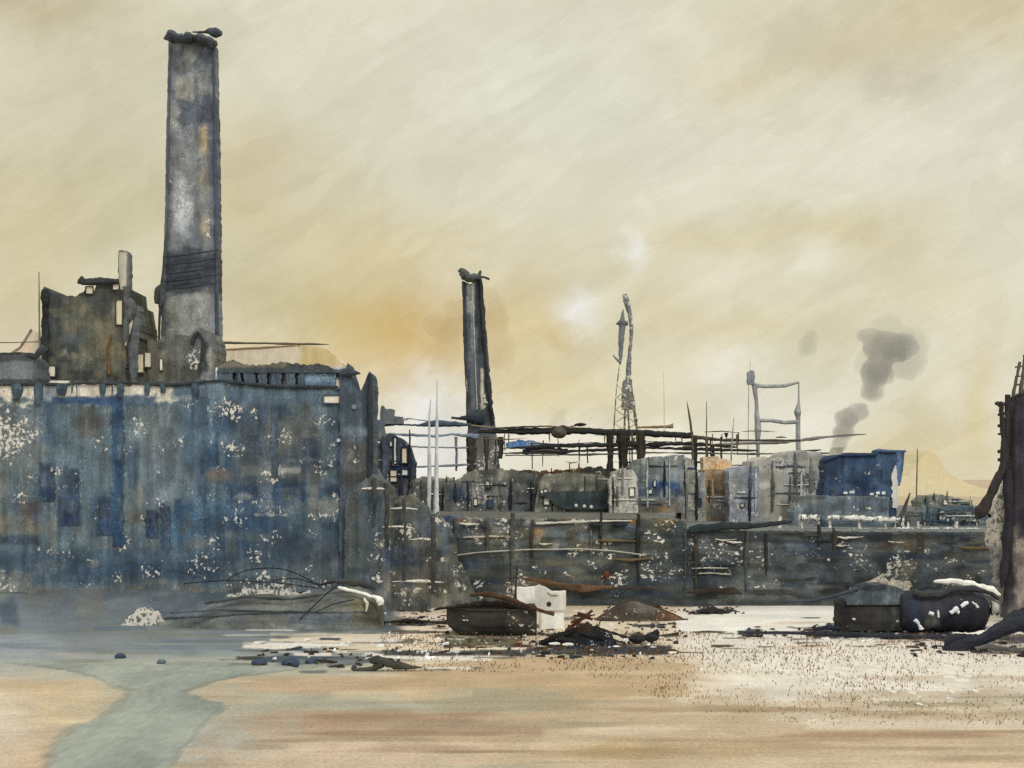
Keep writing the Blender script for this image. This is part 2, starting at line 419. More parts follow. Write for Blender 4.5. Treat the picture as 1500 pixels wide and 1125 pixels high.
# ================================================================== GROUND
SAND = Paint((196, 172, 136), 11)
SAND.many([
    (-50, 860, 1550, 1000, (222, 204, 172), .7, .6, .4, True, 60, 14),
    (980, 880, 1560, 1040, (226, 216, 196), .95, .6, .45, True, 50, 14),
    (640, 950, 1100, 1030, (222, 200, 164), .8, .6, .4, False, 60, 12),
    (990, 884, 1240, 926, (234, 227, 209), .95, .2, .25, True, 40, 8),
    (560, 868, 720, 962, (228, 206, 172), .9, .5, .4, True, 30, 10),
    # wet slate mud under the works
    (-200, 820, 590, 935, (92, 100, 104), .97, .3, .2, True, 60, 10),
    (-200, 905, 480, 975, (118, 126, 126), .9, .6, .4, True, 70, 9),
    (150, 930, 460, 968, (112, 124, 130), .8, .5, .4, False, 50, 7),
    (-120, 915, 110, 985, (150, 158, 160), .8, .9, .3, False, 50, 10),
    (120, 962, 560, 992, (178, 170, 140), .85, .5, .4, True, 50, 6),
    (-150, 975, 260, 1000, (188, 184, 160), .7, .6, .4, True, 50, 6),
    # tan sand spits
    (-100, 990, 178, 1075, (206, 180, 138), .95, .35, .35, True, 40, 9),
    (-100, 1065, 120, 1140, (204, 176, 140), .9, .5, .4, True, 40, 9),
    (-120, 985, 50, 1130, (220, 208, 190), .6, .9, .3, False, 40, 20),
    (300, 986, 760, 1022, (190, 160, 122), .9, .35, .35, True, 90, 7),
    (560, 968, 1010, 1036, (190, 160, 118), .85, .4, .4, False, 90, 9),
    (330, 1012, 900, 1046, (170, 164, 138), .92, .5, .35, True, 110, 7),
    (560, 955, 1030, 1048, (190, 160, 118), .9, .16, .3, False, 120, 14),
    (600, 1006, 880, 1046, (166, 156, 126), .85, .3, .4, False, 60, 8),
    (860, 1020, 1000, 1048, (208, 184, 146), .9, .25, .4, False, 50, 7),
    (300, 1040, 760, 1066, (172, 138, 106), .8, .25, .4, False, 90, 9),
    (280, 1046, 800, 1082, (176, 142, 110), .85, .5, .4, True, 110, 7),
    (290, 1072, 720, 1150, (204, 178, 146), .85, .5, .4, True, 90, 9),
    (255, 1060, 330, 1150, (170, 128, 98), .75, .7, .4, False, 30, 12),
    (240, 1084, 560, 1100, (168, 134, 104), .6, .6, .6, True, 90, 5),
    (420, 1092, 800, 1104, (174, 140, 106), .55, .6, .6, True, 90, 5),
    (680, 1040, 1100, 1068, (196, 170, 132), .85, .5, .4, False, 90, 9),
    (820, 1080, 1000, 1112, (170, 138, 90), .75, .8, .5, False, 50, 9),
    (700, 1098, 1200, 1110, (172, 142, 100), .65, .7, .6, True, 90, 5),
    (860, 1034, 1260, 1042, (166, 140, 98), .7, .6, .6, True, 90, 4),
    (1250, 1026, 1450, 1038, (140, 126, 92), .8, .5, .6, True, 60, 4),
    (1200, 1040, 1400, 1050, (158, 140, 104), .6, .6, .6, True, 60, 4),
    (1130, 1070, 1470, 1084, (172, 138, 100), .75, .7, .6, True, 80, 5),
    (1000, 1084, 1240, 1100, (184, 152, 112), .7, .7, .6, True, 80, 5),
    (1180, 1052, 1560, 1070, (218, 202, 174), .8, .6, .5, True, 80, 6),
    (1100, 1096, 1560, 1140, (208, 184, 146), .8, .7, .4, True, 80, 9),
    (-60, 950, 520, 1000, (160, 164, 150), .8, .8, .5, False, 60, 10),
    (100, 970, 420, 1140, (168, 170, 152), .85, .9, .5, False, 30, 14),
    (140, 1050, 330, 1135, (190, 194, 178), .6, .9, .5, False, 30, 14),
    # dark wet strips, plus shadows of boat and wreckage painted into the sand
    (650, 926, 760, 948, (92, 96, 74), .95, .25, .35, True, 22, 7),  # greenish shadow and reflection of the open boat, put into the sand colour
    (560, 952, 780, 962, (62, 66, 62), .95, .3, .5, True, 40, 4),
    (370, 960, 560, 972, (66, 80, 90), .95, .35, .5, True, 40, 4),
    (770, 946, 985, 960, (44, 54, 62), .97, .3, .4, True, 40, 4),  # blue dark shadow round the wreckage, put into the sand colour
    (800, 936, 905, 952, (48, 56, 64), .9, .4, .5, True, 30, 4),
    (1080, 924, 1240, 930, (46, 46, 50), .95, .3, .5, True, 50, 3),
    (1190, 918, 1480, 936, (48, 54, 62), .97, .3, .4, True, 50, 5),
    (1380, 930, 1560, 944, (58, 60, 66), .9, .4, .4, True, 40, 5),
    (1430, 950, 1560, 958, (92, 88, 84), .8, .5, .5, True, 40, 4),
    (560, 878, 690, 884, (70, 48, 34), .85, .5, .6, True, 30, 3),
    (560, 908, 680, 916, (60, 52, 42), .85, .5, .7, True, 24, 3),
    (700, 884, 1020, 900, (210, 184, 146), .5, .6, .5, True, 24, 6),
    # light bars left by the tide
    (360, 916, 440, 924, (226, 214, 196), .95, .3, .3, True, 30, 4),
    (355, 940, 470, 950, (228, 216, 198), .95, .3, .4, True, 40, 4),
    (395, 926, 600, 944, (224, 204, 174), .9, .4, .4, True, 40, 5),
    (430, 956, 560, 961, (232, 224, 208), .95, .3, .5, True, 40, 3),
    (560, 960, 720, 968, (230, 222, 204), .9, .4, .6, True, 30, 3),
])
SAND.scatter(34, -60, 965, 1560, 1130, [(214, 190, 150), (196, 166, 122), (178, 150, 112), (176, 166, 138), (222, 204, 172)], (80, 420), (6, 24), .42, 3, .5, .6)
SAND.scatter(40, 560, 870, 1500, 960, [(234, 224, 204), (206, 180, 140), (226, 206, 172), (190, 160, 120)], (40, 160), (2, 6), .5, 5)
SAND.scatter(40, -60, 900, 560, 985, [(96, 108, 116), (134, 142, 142), (118, 116, 100), (150, 150, 134)], (50, 220), (2, 8), .5, 6)
SAND.scatter(90, 580, 872, 1080, 962, [(60, 52, 44), (84, 60, 42), (48, 50, 50), (96, 84, 66)], (8, 60), (1.5, 5), .9, 8, .3, .7)
SAND.scatter(50, 1080, 905, 1520, 950, [(60, 54, 48), (48, 50, 54), (104, 90, 72)], (8, 50), (1.5, 4), .85, 9, .3, .7)
SAND.scatter(60, 330, 905, 760, 985, [(66, 74, 78), (226, 214, 194), (92, 96, 92), (236, 228, 212), (58, 60, 56)], (16, 90), (1.5, 5), .85, 10, .3, .7)
SAND.scatter(26, 250, 1020, 1560, 1120, [(156, 124, 90), (166, 136, 98), (148, 122, 92), (160, 146, 114)], (120, 480), (4, 14), .55, 21, .5, .9)
SAND.scatter(60, -60, 850, 580, 925, [(70, 86, 98), (112, 110, 98), (86, 98, 104), (124, 124, 112), (62, 76, 88), (98, 108, 110)], (20, 90), (6, 22), .7, 12, .5, .6)
SAND.ops = [(o[:8] + (.55, False) + o[10:]) if o[0] == 'w' and o[4] - o[2] < 18 and o[2] > 1015 else o for o in SAND.ops]
SAND.dry(560, 850, 980, 975, .45); SAND.dry(980, 905, 1540, 1045, .55); SAND.dry(160, 985, 280, 1020, .4)
xs = np.concatenate([-np.geomspace(6000, 75, 14), np.linspace(-72, 72, 860), np.geomspace(75, 6000, 14)])
yf = H * F / (np.linspace(1165, 858, 330) - HY)
ys = np.concatenate([[-60, -10, 20, 40], yf, np.geomspace(yf[-1] + 8, 9000, 22)])
GX, GY = np.meshgrid(xs, ys)
front = (GY > 45)
px = np.where(front, GX * F / np.maximum(GY, 45) + CX, 2600); py = np.where(front, HY + H * F / np.maximum(GY, 45), 2600)
rgb, dry = SAND(px, py); rgb = rgb * .86 + rgb.mean(-1, keepdims=True) * .14
GZ = np.where((np.abs(GX) < 70) & (GY < 160), .03 * (fbm(GX / 3, GY / 3, 44) - .5), -.05)
GZ = GZ + (2.0 + 1.6 * (fbm(GX / 3.5, GY / 6, 45) - .5)) * sstep(113, 125, GY) * (1 - sstep(128, 131, GY)) * (1 - sstep(-17, -9, GX))   # mud banked against the hall
g = MB(); g.v = np.stack([GX, GY, GZ], -1).reshape(-1, 3).tolist()
nx = len(xs)
g.f = [(j * nx + i, j * nx + i + 1, (j + 1) * nx + i + 1, (j + 1) * nx + i) for j in range(len(ys) - 1) for i in range(nx - 1)]
g.c = [np.concatenate([rgb.reshape(-1, 3), dry.reshape(-1, 1)], 1)]
gr = g.build('ground', M_sand, E=EH); gr['kind'] = 'structure'; gr['label'] = 'tan and white tidal sand flat streaked with wet mud'

# shallow tidal creek in the near left, thinning out to nothing at its edges
def water_sheet():
    m = bpy.data.materials.new('silty_water'); m.use_nodes = True
    t = m.node_tree; n = N(t); b = t.nodes['Principled BSDF']
    co = n.new('ShaderNodeTexCoord').outputs['Object']
    q = n.noise(n.mapping(co, (.22, .07, 1)), 1.0, 6, .6, .5).outputs['Fac']
    c = n.mix(n.rng(q, .35, .65, 0, 1), tuple(lin((144, 150, 138)) / EH), tuple(lin((186, 190, 172)) / EH))
    gq = n.rng(n.noise(n.mapping(co, (3, .8, 1)), 1.0, 3, .6).outputs['Fac'], .3, .7, .85, 1.12)
    cv = n.new('ShaderNodeCombineColor')
    for i in range(3): t.links.new(gq, cv.inputs[i])
    c = n.mix(1.0, c, cv.outputs[0], 'MULTIPLY')
    t.links.new(c, b.inputs['Base Color']); b.inputs['Roughness'].default_value = .45; b.inputs['Specular IOR Level'].default_value = .25
    dp = n.new('ShaderNodeAttribute', attribute_name='depth').outputs['Fac']
    eg = n.noise(n.mapping(co, (.8, .22, 1)), 1.0, 6, .65, .4).outputs['Fac']
    al = n.rng(n.m('ADD', dp, n.m('MULTIPLY', n.m('SUBTRACT', eg, .5), 1.7)), .15, .85, 0, .9, True)
    t.links.new(al, b.inputs['Alpha'])
    L = [(968, -20), (976, 60), (984, 110), (1000, 160), (1012, 176), (1022, 186), (1034, 172), (1050, 150), (1062, 112), (1084, 84), (1110, 70), (1150, 50)]
    R = [(968, 540), (980, 440), (990, 360), (1000, 310), (1014, 272), (1026, 300), (1034, 330), (1046, 318), (1060, 296), (1080, 284), (1100, 268), (1150, 240)]
    ny, K = 120, 30
    vs, fs, dv = [], [], []
    for y in np.linspace(968, 1150, ny):
        xl = np.interp(y, [q[0] for q in L], [q[1] for q in L]) - 22; xr = np.interp(y, [q[0] for q in R], [q[1] for q in R]) + 22
        d = gd(y)
        for k in range(K + 1):
            s = k / K; x = xl + (xr - xl) * s
            vs.append((wx(x, d), d, .02)); dv.append(min(1, min(s, 1 - s) * (xr - xl) / 45, (y - 967) / 16))
    for i in range(ny - 1):
        for k in range(K): a = i * (K + 1) + k; fs.append((a, a + 1, a + K + 2, a + K + 1))
    me = bpy.data.meshes.new('water'); me.from_pydata(vs, [], fs); me.update(); me.materials.append(m)
    at_ = me.attributes.new('depth', 'FLOAT', 'POINT'); at_.data.foreach_set('value', np.array(dv, np.float32))
    o = bpy.data.objects.new('water', me); C.objects.link(o); o['kind'] = 'structure'; o['label'] = 'shallow grey green tidal creek crossing the sand'
water_sheet()

# sparse stubble on the pale sand
mb = MB()
pts = []
while len(pts) < 8200:
    x = random.uniform(-60, 60); y = random.uniform(62, 118)
    p_x = x * F / y + CX; p_y = HY + H * F / y
    dens = float(fbm(np.array(p_x / 70.), np.array(p_y / 20.), 91))
    ok = (p_x > 700 + (p_y - 940) * 3.2 and 930 < p_y < 1062) or (560 < p_x < 1040 and 925 < p_y < 985)
    if ok and random.random() < (dens - .25) * 1.5: pts.append((x, y))
vs, fs, cs = [], [], []
for x, y in pts:
    h = random.uniform(.08, .26) * y / 90; w = random.uniform(.022, .05) * y / 90; lean = random.uniform(-.5, .5) * h
    o = len(vs)
    for k in range(3):
        a = k * 2.094 + random.random(); vs.append((x + w * math.cos(a), y + w * math.sin(a), -.01))
    vs.append((x + lean, y + random.uniform(-.05, .05), h))
    fs += [(o, o + 1, o + 3), (o + 1, o + 2, o + 3), (o + 2, o, o + 3)]
    q = random.random(); c = np.array((92, 66, 40)) * (1 - q) + np.array((158, 126, 88)) * q
    cs += [tuple(c) + (0,)] * 4
mb.v, mb.f, mb.c = vs, fs, [np.array(cs)]
st = mb.build('stubble', M_wood); tag(st, 'short dry brown stubble scattered over the pale sand', 'stubble', kind='stuff')

# far hills beyond the estuary
def hill(top, d, depth, paint, label):
    m = MB(); m.facade(top[0][0], top[-1][0], top, 728, d, depth, paint, res=3, rag=1.0, side=0, seed=31)
    h = m.build('hill', M_hill); h['kind'] = 'structure'; h['label'] = label
hill([(1120, 742), (1250, 722), (1310, 712), (1335, 692), (1352, 668), (1362, 658), (1374, 668), (1388, 690), (1412, 706), (1440, 716), (1520, 724), (1700, 728)], 900, 300,
     Paint((208, 196, 160), 3).wash(1300, 640, 1420, 700, (202, 188, 146), .5, .8, .4, False), 'distant ochre hill right of the blue shed')

# ================================================================== THE WORKS
def bar(mb, pts, d, r, col, jit=.35, step=.35, seg=8, dd=0.0, sq=1.0):
    """rough bar through picture-shaped points on the plane at distance d; r in metres (one or per point)"""
    if pts and len(pts[0]) == 2: P = [(wx(x, d), d + dd, wz(y, d)) for x, y in pts]
    else: P = pts
    return mb.tube(P, r, col, seg, jit, step, sq)


def at(x, y, d): return (wx(x, d), d, wz(y, d))

def win(parent, name, x0, y0, x1, y1, d, col, frame=(48, 54, 60), fr=.09, mat=None, rag=True, proud=.06):
    """an opening: frame bars proud of the wall, pane set inside"""
    m = MB(); X0, X1, Z0, Z1 = wx(x0, d), wx(x1, d), wz(y1, d), wz(y0, d)
    for a, b in (((X0, Z0), (X1, Z0)), ((X1, Z0), (X1, Z1)), ((X1, Z1), (X0, Z1)), ((X0, Z1), (X0, Z0))):
        m.tube([(a[0], d - proud - .05, a[1]), (b[0], d - proud - .05, b[1])], fr, frame, 6, .5, .3)
    w = m.build(name, M_iron, parent)
    p = MB(); p.facade(x0, x1, y0, y1, d - proud, .05, col, res=2, rag=.8, side=.8, seed=int(x0) % 50)
    p.build('pane' if name == 'window' else 'panel', mat or M_pale, w)
    return w

DB = (44, 72, 104)
# ---------------------------------------------------------------- main hall
d = 125.0
root = thing('factory_hall', 'huge streaked slate blue factory hall filling the left of the picture', 'factory', (wx(120, d), d, 0))
P = Paint((92, 107, 111), 21, .05)
P.many([
    (-60, 552, 330, 590, (216, 206, 184), .92, .35, .9, True, 12, 9),
    (250, 556, 335, 586, (92, 112, 126), .85, .5, .6, True, 12),
    (300, 583, 362, 612, (196, 190, 178), .8, .5, .8, False, 8),
    (-60, 592, 75, 690, (108, 114, 112), .85, .5, .4),
    (70, 596, 175, 770, (98, 114, 120), .85, .5, .3, True, 12, 50),
    (75, 580, 182, 594, (52, 76, 108), .85, .4, .5, True, 16, 6),
    (150, 578, 230, 598, (58, 76, 98), .8, .4, .5),
    (105, 594, 160, 648, (88, 84, 80), .8, .7, .5, False),
    (180, 588, 262, 780, (104, 112, 112), .8, .5, .3, True, 14, 60),
    (260, 570, 345, 700, (82, 102, 118), .75, .6, .3, True, 14, 50),
    (164, 600, 180, 790, (58, 82, 104), .85, .4, .3, True, 8, 60),
    (205, 640, 250, 770, (112, 124, 132), .7, .6, .4, True, 12, 40),
    (318, 590, 420, 640, (58, 74, 92), .8, .5, .4),
    (300, 652, 345, 690, (56, 78, 98), .8, .5, .5),
    (282, 686, 346, 706, (116, 102, 92), .8, .6, .5, False),
    (180, 745, 250, 775, (104, 100, 88), .75, .7, .4, False),
    (54, 676, 82, 730, (54, 64, 78), .9, .5, .4, True, 8, 20), (98, 686, 116, 752, (56, 64, 76), .85, .5, .4, True, 8, 20),
    (84, 728, 118, 772, (54, 68, 88), .8, .5, .4), (138, 722, 176, 786, (56, 70, 88), .8, .5, .4, True, 10, 24),
    (212, 746, 232, 786, (56, 76, 100), .8, .5, .4), (234, 738, 250, 806, (56, 78, 104), .8, .5, .4, True, 8, 22), (252, 730, 268, 765, (50, 66, 88), .8, .5, .4),
    (-60, 748, 72, 790, (124, 118, 100), .85, .6, .4, False, 20), (20, 730, 66, 760, (86, 72, 66), .7, .7, .4, False),
    (-60, 782, 60, 800, (62, 70, 84), .8, .6, .4), (240, 730, 380, 808, (64, 90, 112), .8, .5, .4), (280, 700, 330, 750, (86, 108, 122), .6, .7, .4, False),
    (-60, 802, 350, 850, (70, 86, 98), .8, .5, .3, True, 40, 16), (90, 820, 340, 860, (60, 76, 92), .7, .6, .4, True, 30, 12),
    (-60, 830, 70, 890, (128, 128, 118), .8, .6, .5, False, 12), (150, 850, 330, 920, (122, 114, 96), .85, .6, .4, False, 16),
    (60, 850, 160, 920, (96, 108, 114), .6, .7, .4, False),
    (330, 600, 470, 740, (72, 80, 84), .85, .5, .35, True, 16, 30), (400, 608, 480, 665, (104, 106, 98), .85, .5, .4, True, 12, 24),
    (428, 576, 452, 590, (116, 126, 130), .7, .5, .5), (330, 570, 470, 592, (88, 104, 118), .7, .5, .5),
    (352, 680, 440, 700, (120, 122, 116), .65, .6, .5), (395, 684, 442, 694, (164, 164, 154), .7, .5, .6), (440, 640, 470, 715, (54, 62, 76), .8, .5, .4, True, 8, 30),
    (330, 705, 560, 740, (52, 68, 86), .85, .5, .4), (440, 725, 545, 752, (132, 132, 120), .75, .6, .6, False, 9), (405, 724, 436, 736, (118, 112, 90), .7, .6, .5, False),
    (300, 752, 560, 830, (62, 76, 88), .85, .4, .35, True, 26, 14), (330, 752, 420, 800, (62, 84, 104), .7, .7, .4, False), (420, 790, 560, 850, (76, 82, 84), .7, .6, .4, False),
    (320, 830, 575, 930, (92, 96, 94), .85, .5, .4, True, 26, 10), (372, 752, 420, 756, (184, 180, 166), .8, .4, .6),
    (545, 700, 600, 900, (82, 80, 72), .6, .6, .4),
])
for q in ((-60, 590, 70, 690, .62), (310, 638, 365, 674, .62), (185, 600, 220, 645, .55), (298, 580, 362, 622, .62), (255, 570, 300, 620, .45), (372, 676, 432, 716, .6), (395, 620, 435, 660, .5), (-60, 825, 50, 885, .5),
          (135, 728, 165, 776, .5), (0, 715, 50, 745, .5), (325, 720, 375, 790, .42), (255, 800, 345, 850, .45), (310, 840, 470, 880, .55), (150, 832, 190, 860, .55), (105, 845, 145, 880, .5), (80, 728, 105, 765, .42),
          (360, 735, 440, 760, .45), (430, 745, 550, 770, .5), (270, 860, 330, 890, .6), (20, 860, 60, 900, .5)): P.dry(*q)
P.scatter(70, -60, 595, 560, 800, [(104, 114, 116), (66, 84, 100), (112, 110, 100), (84, 100, 110), (56, 76, 98), (124, 130, 128), (92, 92, 84)], (6, 26), (24, 110), .6, 1)
P.scatter(50, -60, 780, 570, 905, [(66, 82, 94), (96, 104, 104), (116, 112, 98), (78, 96, 108), (60, 72, 82)], (20, 90), (6, 22), .6, 2)
P.scatter(40, 330, 590, 560, 760, [(58, 70, 82), (110, 112, 106), (84, 96, 104), (50, 62, 74), (134, 134, 124)], (10, 40), (5, 26), .6, 3)
P.specks(56, -60, 590, 330, 880, (5, 20), (.36, .54), 4); P.specks(64, 300, 600, 560, 880, (5, 22), (.38, .58), 5)
mb = MB(); mb.facade(-75, 497, [(-75, 562), (60, 564), (115, 562), (180, 565), (250, 562), (318, 556), (330, 563), (497, 566)], 905, d, 22, P, res=1.6, rag=2.2, seed=5, side=0)
mb.build('wall', M_wall, root)
mb = MB(); mb.facade(497, 562, [(497, 640), (520, 655), (545, 700), (562, 742)], 905, d + .4, 12, P, res=1.6, rag=2, seed=6, side=.6)
mb.build('end_wall', M_wall, root)
mb = MB(); mb.box(wx(-75, d), wx(497, d), d + .8, d + 21.5, wz(572, d), wz(569, d), (92, 98, 100)); mb.build('roof', M_far, root)
for x, w, y0, y1, c in ((172, 8, 588, 800, (56, 80, 102)), (296, 7, 580, 760, (78, 98, 114)), (402, 5, 596, 700, (66, 78, 88))):
    m = MB(); m.facade(x - w, x + w, y0, y1, d - .07, .1, Paint((c[0], c[1], c[2]), x, .1).scatter(10, x - w, y0, x + w, y1, [(100, 112, 116), (60, 76, 94), (84, 92, 92)], (4, 9), (20, 60), .7, x), res=1.6, rag=3, side=2.5, seed=x); m.build('pilaster', M_wall, root)
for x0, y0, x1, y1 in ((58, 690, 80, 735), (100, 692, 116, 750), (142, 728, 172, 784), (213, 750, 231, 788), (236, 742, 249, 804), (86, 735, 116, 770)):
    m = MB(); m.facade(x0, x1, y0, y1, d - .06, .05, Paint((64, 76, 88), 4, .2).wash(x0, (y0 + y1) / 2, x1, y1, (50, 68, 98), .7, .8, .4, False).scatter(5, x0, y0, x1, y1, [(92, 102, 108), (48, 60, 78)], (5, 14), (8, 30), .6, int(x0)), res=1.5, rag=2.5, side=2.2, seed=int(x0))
    m.build('doorway', M_wall, root)
# drips and little stanchions along the pale parapet
for x, w, y1 in ((24, .5, 584), (56, .42, 592), (90, .45, 580), (105, .06, 576), (112, .05, 582), (150, .3, 578), (164, .07, 578), (176, .35, 582), (215, .3, 580), (238, .25, 576), (286, .4, 580)):
    m = MB(); bar(m, [(x, y1), (x + 1, 572), (x, 562)], d - .2, [w * .6, w, w * .9], (74, 88, 96), .4, .25); m.build('stanchion', M_wall, root)
m = MB(); bar(m, [(-70, 562), (60, 563), (180, 561), (250, 564), (318, 557), (400, 566), (495, 567)], d - .15, .16, (58, 62, 64), .9, .5); m.build('coping', M_wall, root)

# ---------------------------------------------------------------- colonnade on the wing
d = 127.0
root = thing('rooftop_colonnade', 'open grey colonnade under a ragged flat roof on top of the blue hall', 'colonnade', (wx(410, d), d, wz(566, d)))
m = MB(); m.facade(318, 499, [(318, 536), (340, 528), (352, 534), (372, 535), (398, 533), (420, 529), (440, 534), (462, 532), (490, 539), (499, 542)], 546, d - .9, 7, Paint((84, 84, 74), 4, .1).many([(318, 528, 420, 540, (118, 112, 94), .8, .6, .5), (420, 530, 470, 541, (70, 72, 72), .8, .5, .5), (318, 538, 499, 548, (72, 78, 82), .85, .4, .5)]), res=1.3, rag=1.6, seed=8)
m.build('roof', M_wall, root)
for x0, x1 in ((318, 341), (348, 352.5), (357, 374), (378, 391), (397, 412), (420, 433), (438, 446)):
    m = MB(); m.facade(x0, x1, 545, 572, d - .8, 1.0, Paint((84, 96, 102), int(x0), .05), res=1.3, rag=0, side=1.2, seed=int(x0)); m.build('pillar', M_wall, root)
m = MB(); m.facade(316, 500, 538, 574, d + .5, .3, Paint((226, 228, 224), 5).wash(446, 538, 500, 574, (150, 166, 174), .9), res=3, rag=.5, seed=4); m.build('back_wall', M_pale, root)
m = MB(); m.facade(446, 492, 547, 566, d - .6, .4, Paint((128, 146, 158), 6, .1).wash(446, 558, 492, 570, (92, 112, 128), .8, .6, .5), res=1.4, rag=.8, seed=4); m.build('panel', M_wall, root)
for p in ((491.5, 554, 499, 570), (474, 579, 499, 591)):
    win(root, 'window', *p, 124.9, (222, 210, 190), (70, 82, 92), .07)

# ---------------------------------------------------------------- horned tower
d = 124.6
root = thing('horned_tower', 'slate tower with two pointed horns at the right end of the hall', 'tower', (wx(522, d), d, 0))
P = Paint((76, 86, 94), 9, .06).many([(497, 540, 546, 600, (70, 78, 86), .8), (520, 585, 530, 600, (112, 120, 122), .5, .6, .5, False), (497, 600, 546, 650, (86, 100, 108), .7, .6, .4), (530, 548, 546, 700, (62, 70, 76), .8, .5, .3),
    (497, 640, 560, 720, (90, 88, 82), .7, .6, .4), (508, 655, 520, 675, (130, 124, 110), .6, .6, .6), (497, 690, 546, 712, (66, 64, 62), .8, .5, .5), (497, 700, 548, 800, (78, 86, 90), .7, .5, .4), (490, 625, 545, 640, (120, 132, 138), .5, .6, .6, True, 14, 5)])
P.dry(500, 620, 545, 720, .35)
m = MB(); m.facade(497, 546, [(497, 546), (503, 545), (507, 538), (509, 531), (512, 543), (516, 553), (519, 566), (524, 571), (529, 572), (534, 560), (538, 549), (541, 543), (544, 548), (546, 560)], 905, d, 5, P, res=1.3, rag=.9, seed=3, side=.8)
m.build('wall', M_wall, root)
m = MB(); bar(m, [(498, 546), (512, 545), (528, 547)], d - .3, [.3, .35, .05], (66, 72, 76), .5, .2); m.build('ledge', M_wall, root)
for x, y, s in ((496, 645, .16), (519, 596, .22)):
    m = MB(); m.tube([(wx(x, d), d - .16, wz(y, d)), (wx(x, d), d + .05, wz(y, d))], s, (196, 192, 180) if s < .2 else (120, 128, 130), 12); m.build('lamp_hole', M_pale, root)
m = MB(); bar(m, [(541, 744), (543, 640), (542, 548)], d - .2, [.2, .25, .12], (52, 56, 60), .5, .3); m.build('corner_bar', M_wall, root)

# ---------------------------------------------------------------- stepped annex between hall and quay
d = 123.9
root = thing('stepped_annex', 'crumbling grey brown annex stepping down from the horned tower to the quay', 'building', (wx(590, d), d, 0))
P = Paint((84, 88, 84), 52, .12).many([(520, 690, 575, 905, (78, 88, 92), .85, .6, .4, True, 14, 24), (560, 722, 625, 790, (124, 118, 96), .75, .7, .5, False), (600, 770, 680, 905, (92, 90, 78), .8, .6, .4), (560, 790, 620, 835, (62, 74, 88), .7, .7, .5), (540, 850, 690, 905, (140, 134, 118), .7, .6, .6), (575, 735, 590, 800, (60, 66, 66), .8, .5, .5)])
P.scatter(80, 520, 700, 690, 900, [(112, 112, 102), (66, 72, 74), (96, 104, 106), (76, 76, 66), (130, 124, 106), (54, 60, 64), (70, 86, 104)], (8, 44), (5, 40), .65, 3)
P.specks(34, 540, 710, 680, 895, (6, 20), (.45, .65), 2)
for x0, x1, tp, dd, dep in ((505, 572, [(505, 735), (520, 712), (535, 702), (548, 696), (560, 706), (572, 716)], 0, 7), (571, 626, [(571, 738), (585, 727), (600, 724), (612, 735), (626, 742)], 2.2, 5), (625, 668, [(625, 760), (640, 752), (655, 770), (668, 792)], 4.4, 3.4), (667, 700, [(667, 815), (680, 838), (692, 862), (700, 880)], 5.8, 2)):
    m = MB(); m.facade(x0, x1, tp, 905, d + dd, dep, P, res=1.5, rag=2.5, side=1.2, seed=x0); m.build('wall', M_wall, root)
for x, y0, y1, w in ((566, 708, 800, .2), (592, 730, 850, .16), (634, 758, 870, .22), (548, 700, 770, .15)):
    m = MB(); bar(m, [(x, y1), (x + 1, (y0 + y1) / 2), (x, y0)], d - .1, w, (64, 66, 62), .7, .3); m.build('post', M_wood, root)
for x0, x1, y in ((530, 568, 716), (572, 612, 745), (560, 604, 772), (600, 640, 790), (575, 650, 852)):
    m = MB(); bar(m, [(x0, y), ((x0 + x1) / 2, y - 1), (x1, y + 1)], d - .05, [.05, .12, .04], (214, 206, 188, .4), .8, .25); m.build('ledge', M_pale, root)

# ---------------------------------------------------------------- boiler house
d = 150.0
root = thing('boiler_house', 'dark olive boiler house with notched crown rising behind the left hall', 'boiler house', (wx(125, d), d, 0))
P = Paint((84, 86, 76), 13, .02).many([(60, 424, 95, 560, (62, 66, 64), .8, .5, .4), (100, 428, 140, 470, (96, 94, 78), .8, .6, .5, False), (136, 410, 180, 470, (70, 70, 62), .85, .5, .4), (130, 470, 185, 540, (118, 110, 86), .75, .6, .5, False, 16),
    (62, 480, 120, 545, (56, 62, 62), .85, .6, .5, False, 18), (85, 488, 125, 505, (86, 92, 94), .7, .7, .5, False), (152, 490, 164, 530, (126, 98, 62), .7, .7, .5, False), (110, 505, 160, 530, (120, 114, 94), .7, .6, .5, False), (60, 540, 190, 560, (52, 54, 52), .85, .5, .5),
    (164, 440, 180, 462, (150, 142, 118), .5, .5, .5), (60, 424, 128, 434, (56, 58, 56), .8, .5, .6)])
P.scatter(40, 62, 430, 186, 560, [(118, 112, 88), (56, 60, 58), (96, 96, 82), (70, 76, 78), (132, 122, 96)], (8, 34), (6, 34), .55, 4)
m = MB(); m.facade(62, 184, [(62, 432), (65, 420), (70, 424), (78, 432), (100, 434), (115, 432), (122, 427), (126, 421), (132, 428), (136, 430), (141, 418), (146, 410), (165, 411), (166, 432), (176, 436), (180, 462), (184, 470)], 905, d, 14, P, res=1.4, rag=1.6, seed=4, side=2.0)
m.build('wall', M_wall, root)
m = MB(); bar(m, [(114, 415), (120, 411), (124, 414), (140, 412), (158, 412), (176, 412)], d - .3, [.15, .65, .4, .35, .3, .3], (54, 56, 54), .5, .25); m.build('roof_slab', M_wall, root)
for p, c in (((165, 416, 175, 425), (222, 212, 188)), ((170, 439, 180, 476), (214, 204, 170)), ((64, 536, 82, 552), (214, 204, 182)), ((70, 556, 103, 563), (220, 212, 194)), ((126, 420, 137, 431), (206, 196, 160))):
    win(root, 'window', *p, d - .05, c, (62, 64, 62), .07)
m = MB(); bar(m, [(64, 560), (66, 480), (66, 424)], d - .3, [.3, .4, .3], (52, 54, 52), .6, .3); m.build('corner_bar', M_wall, root)
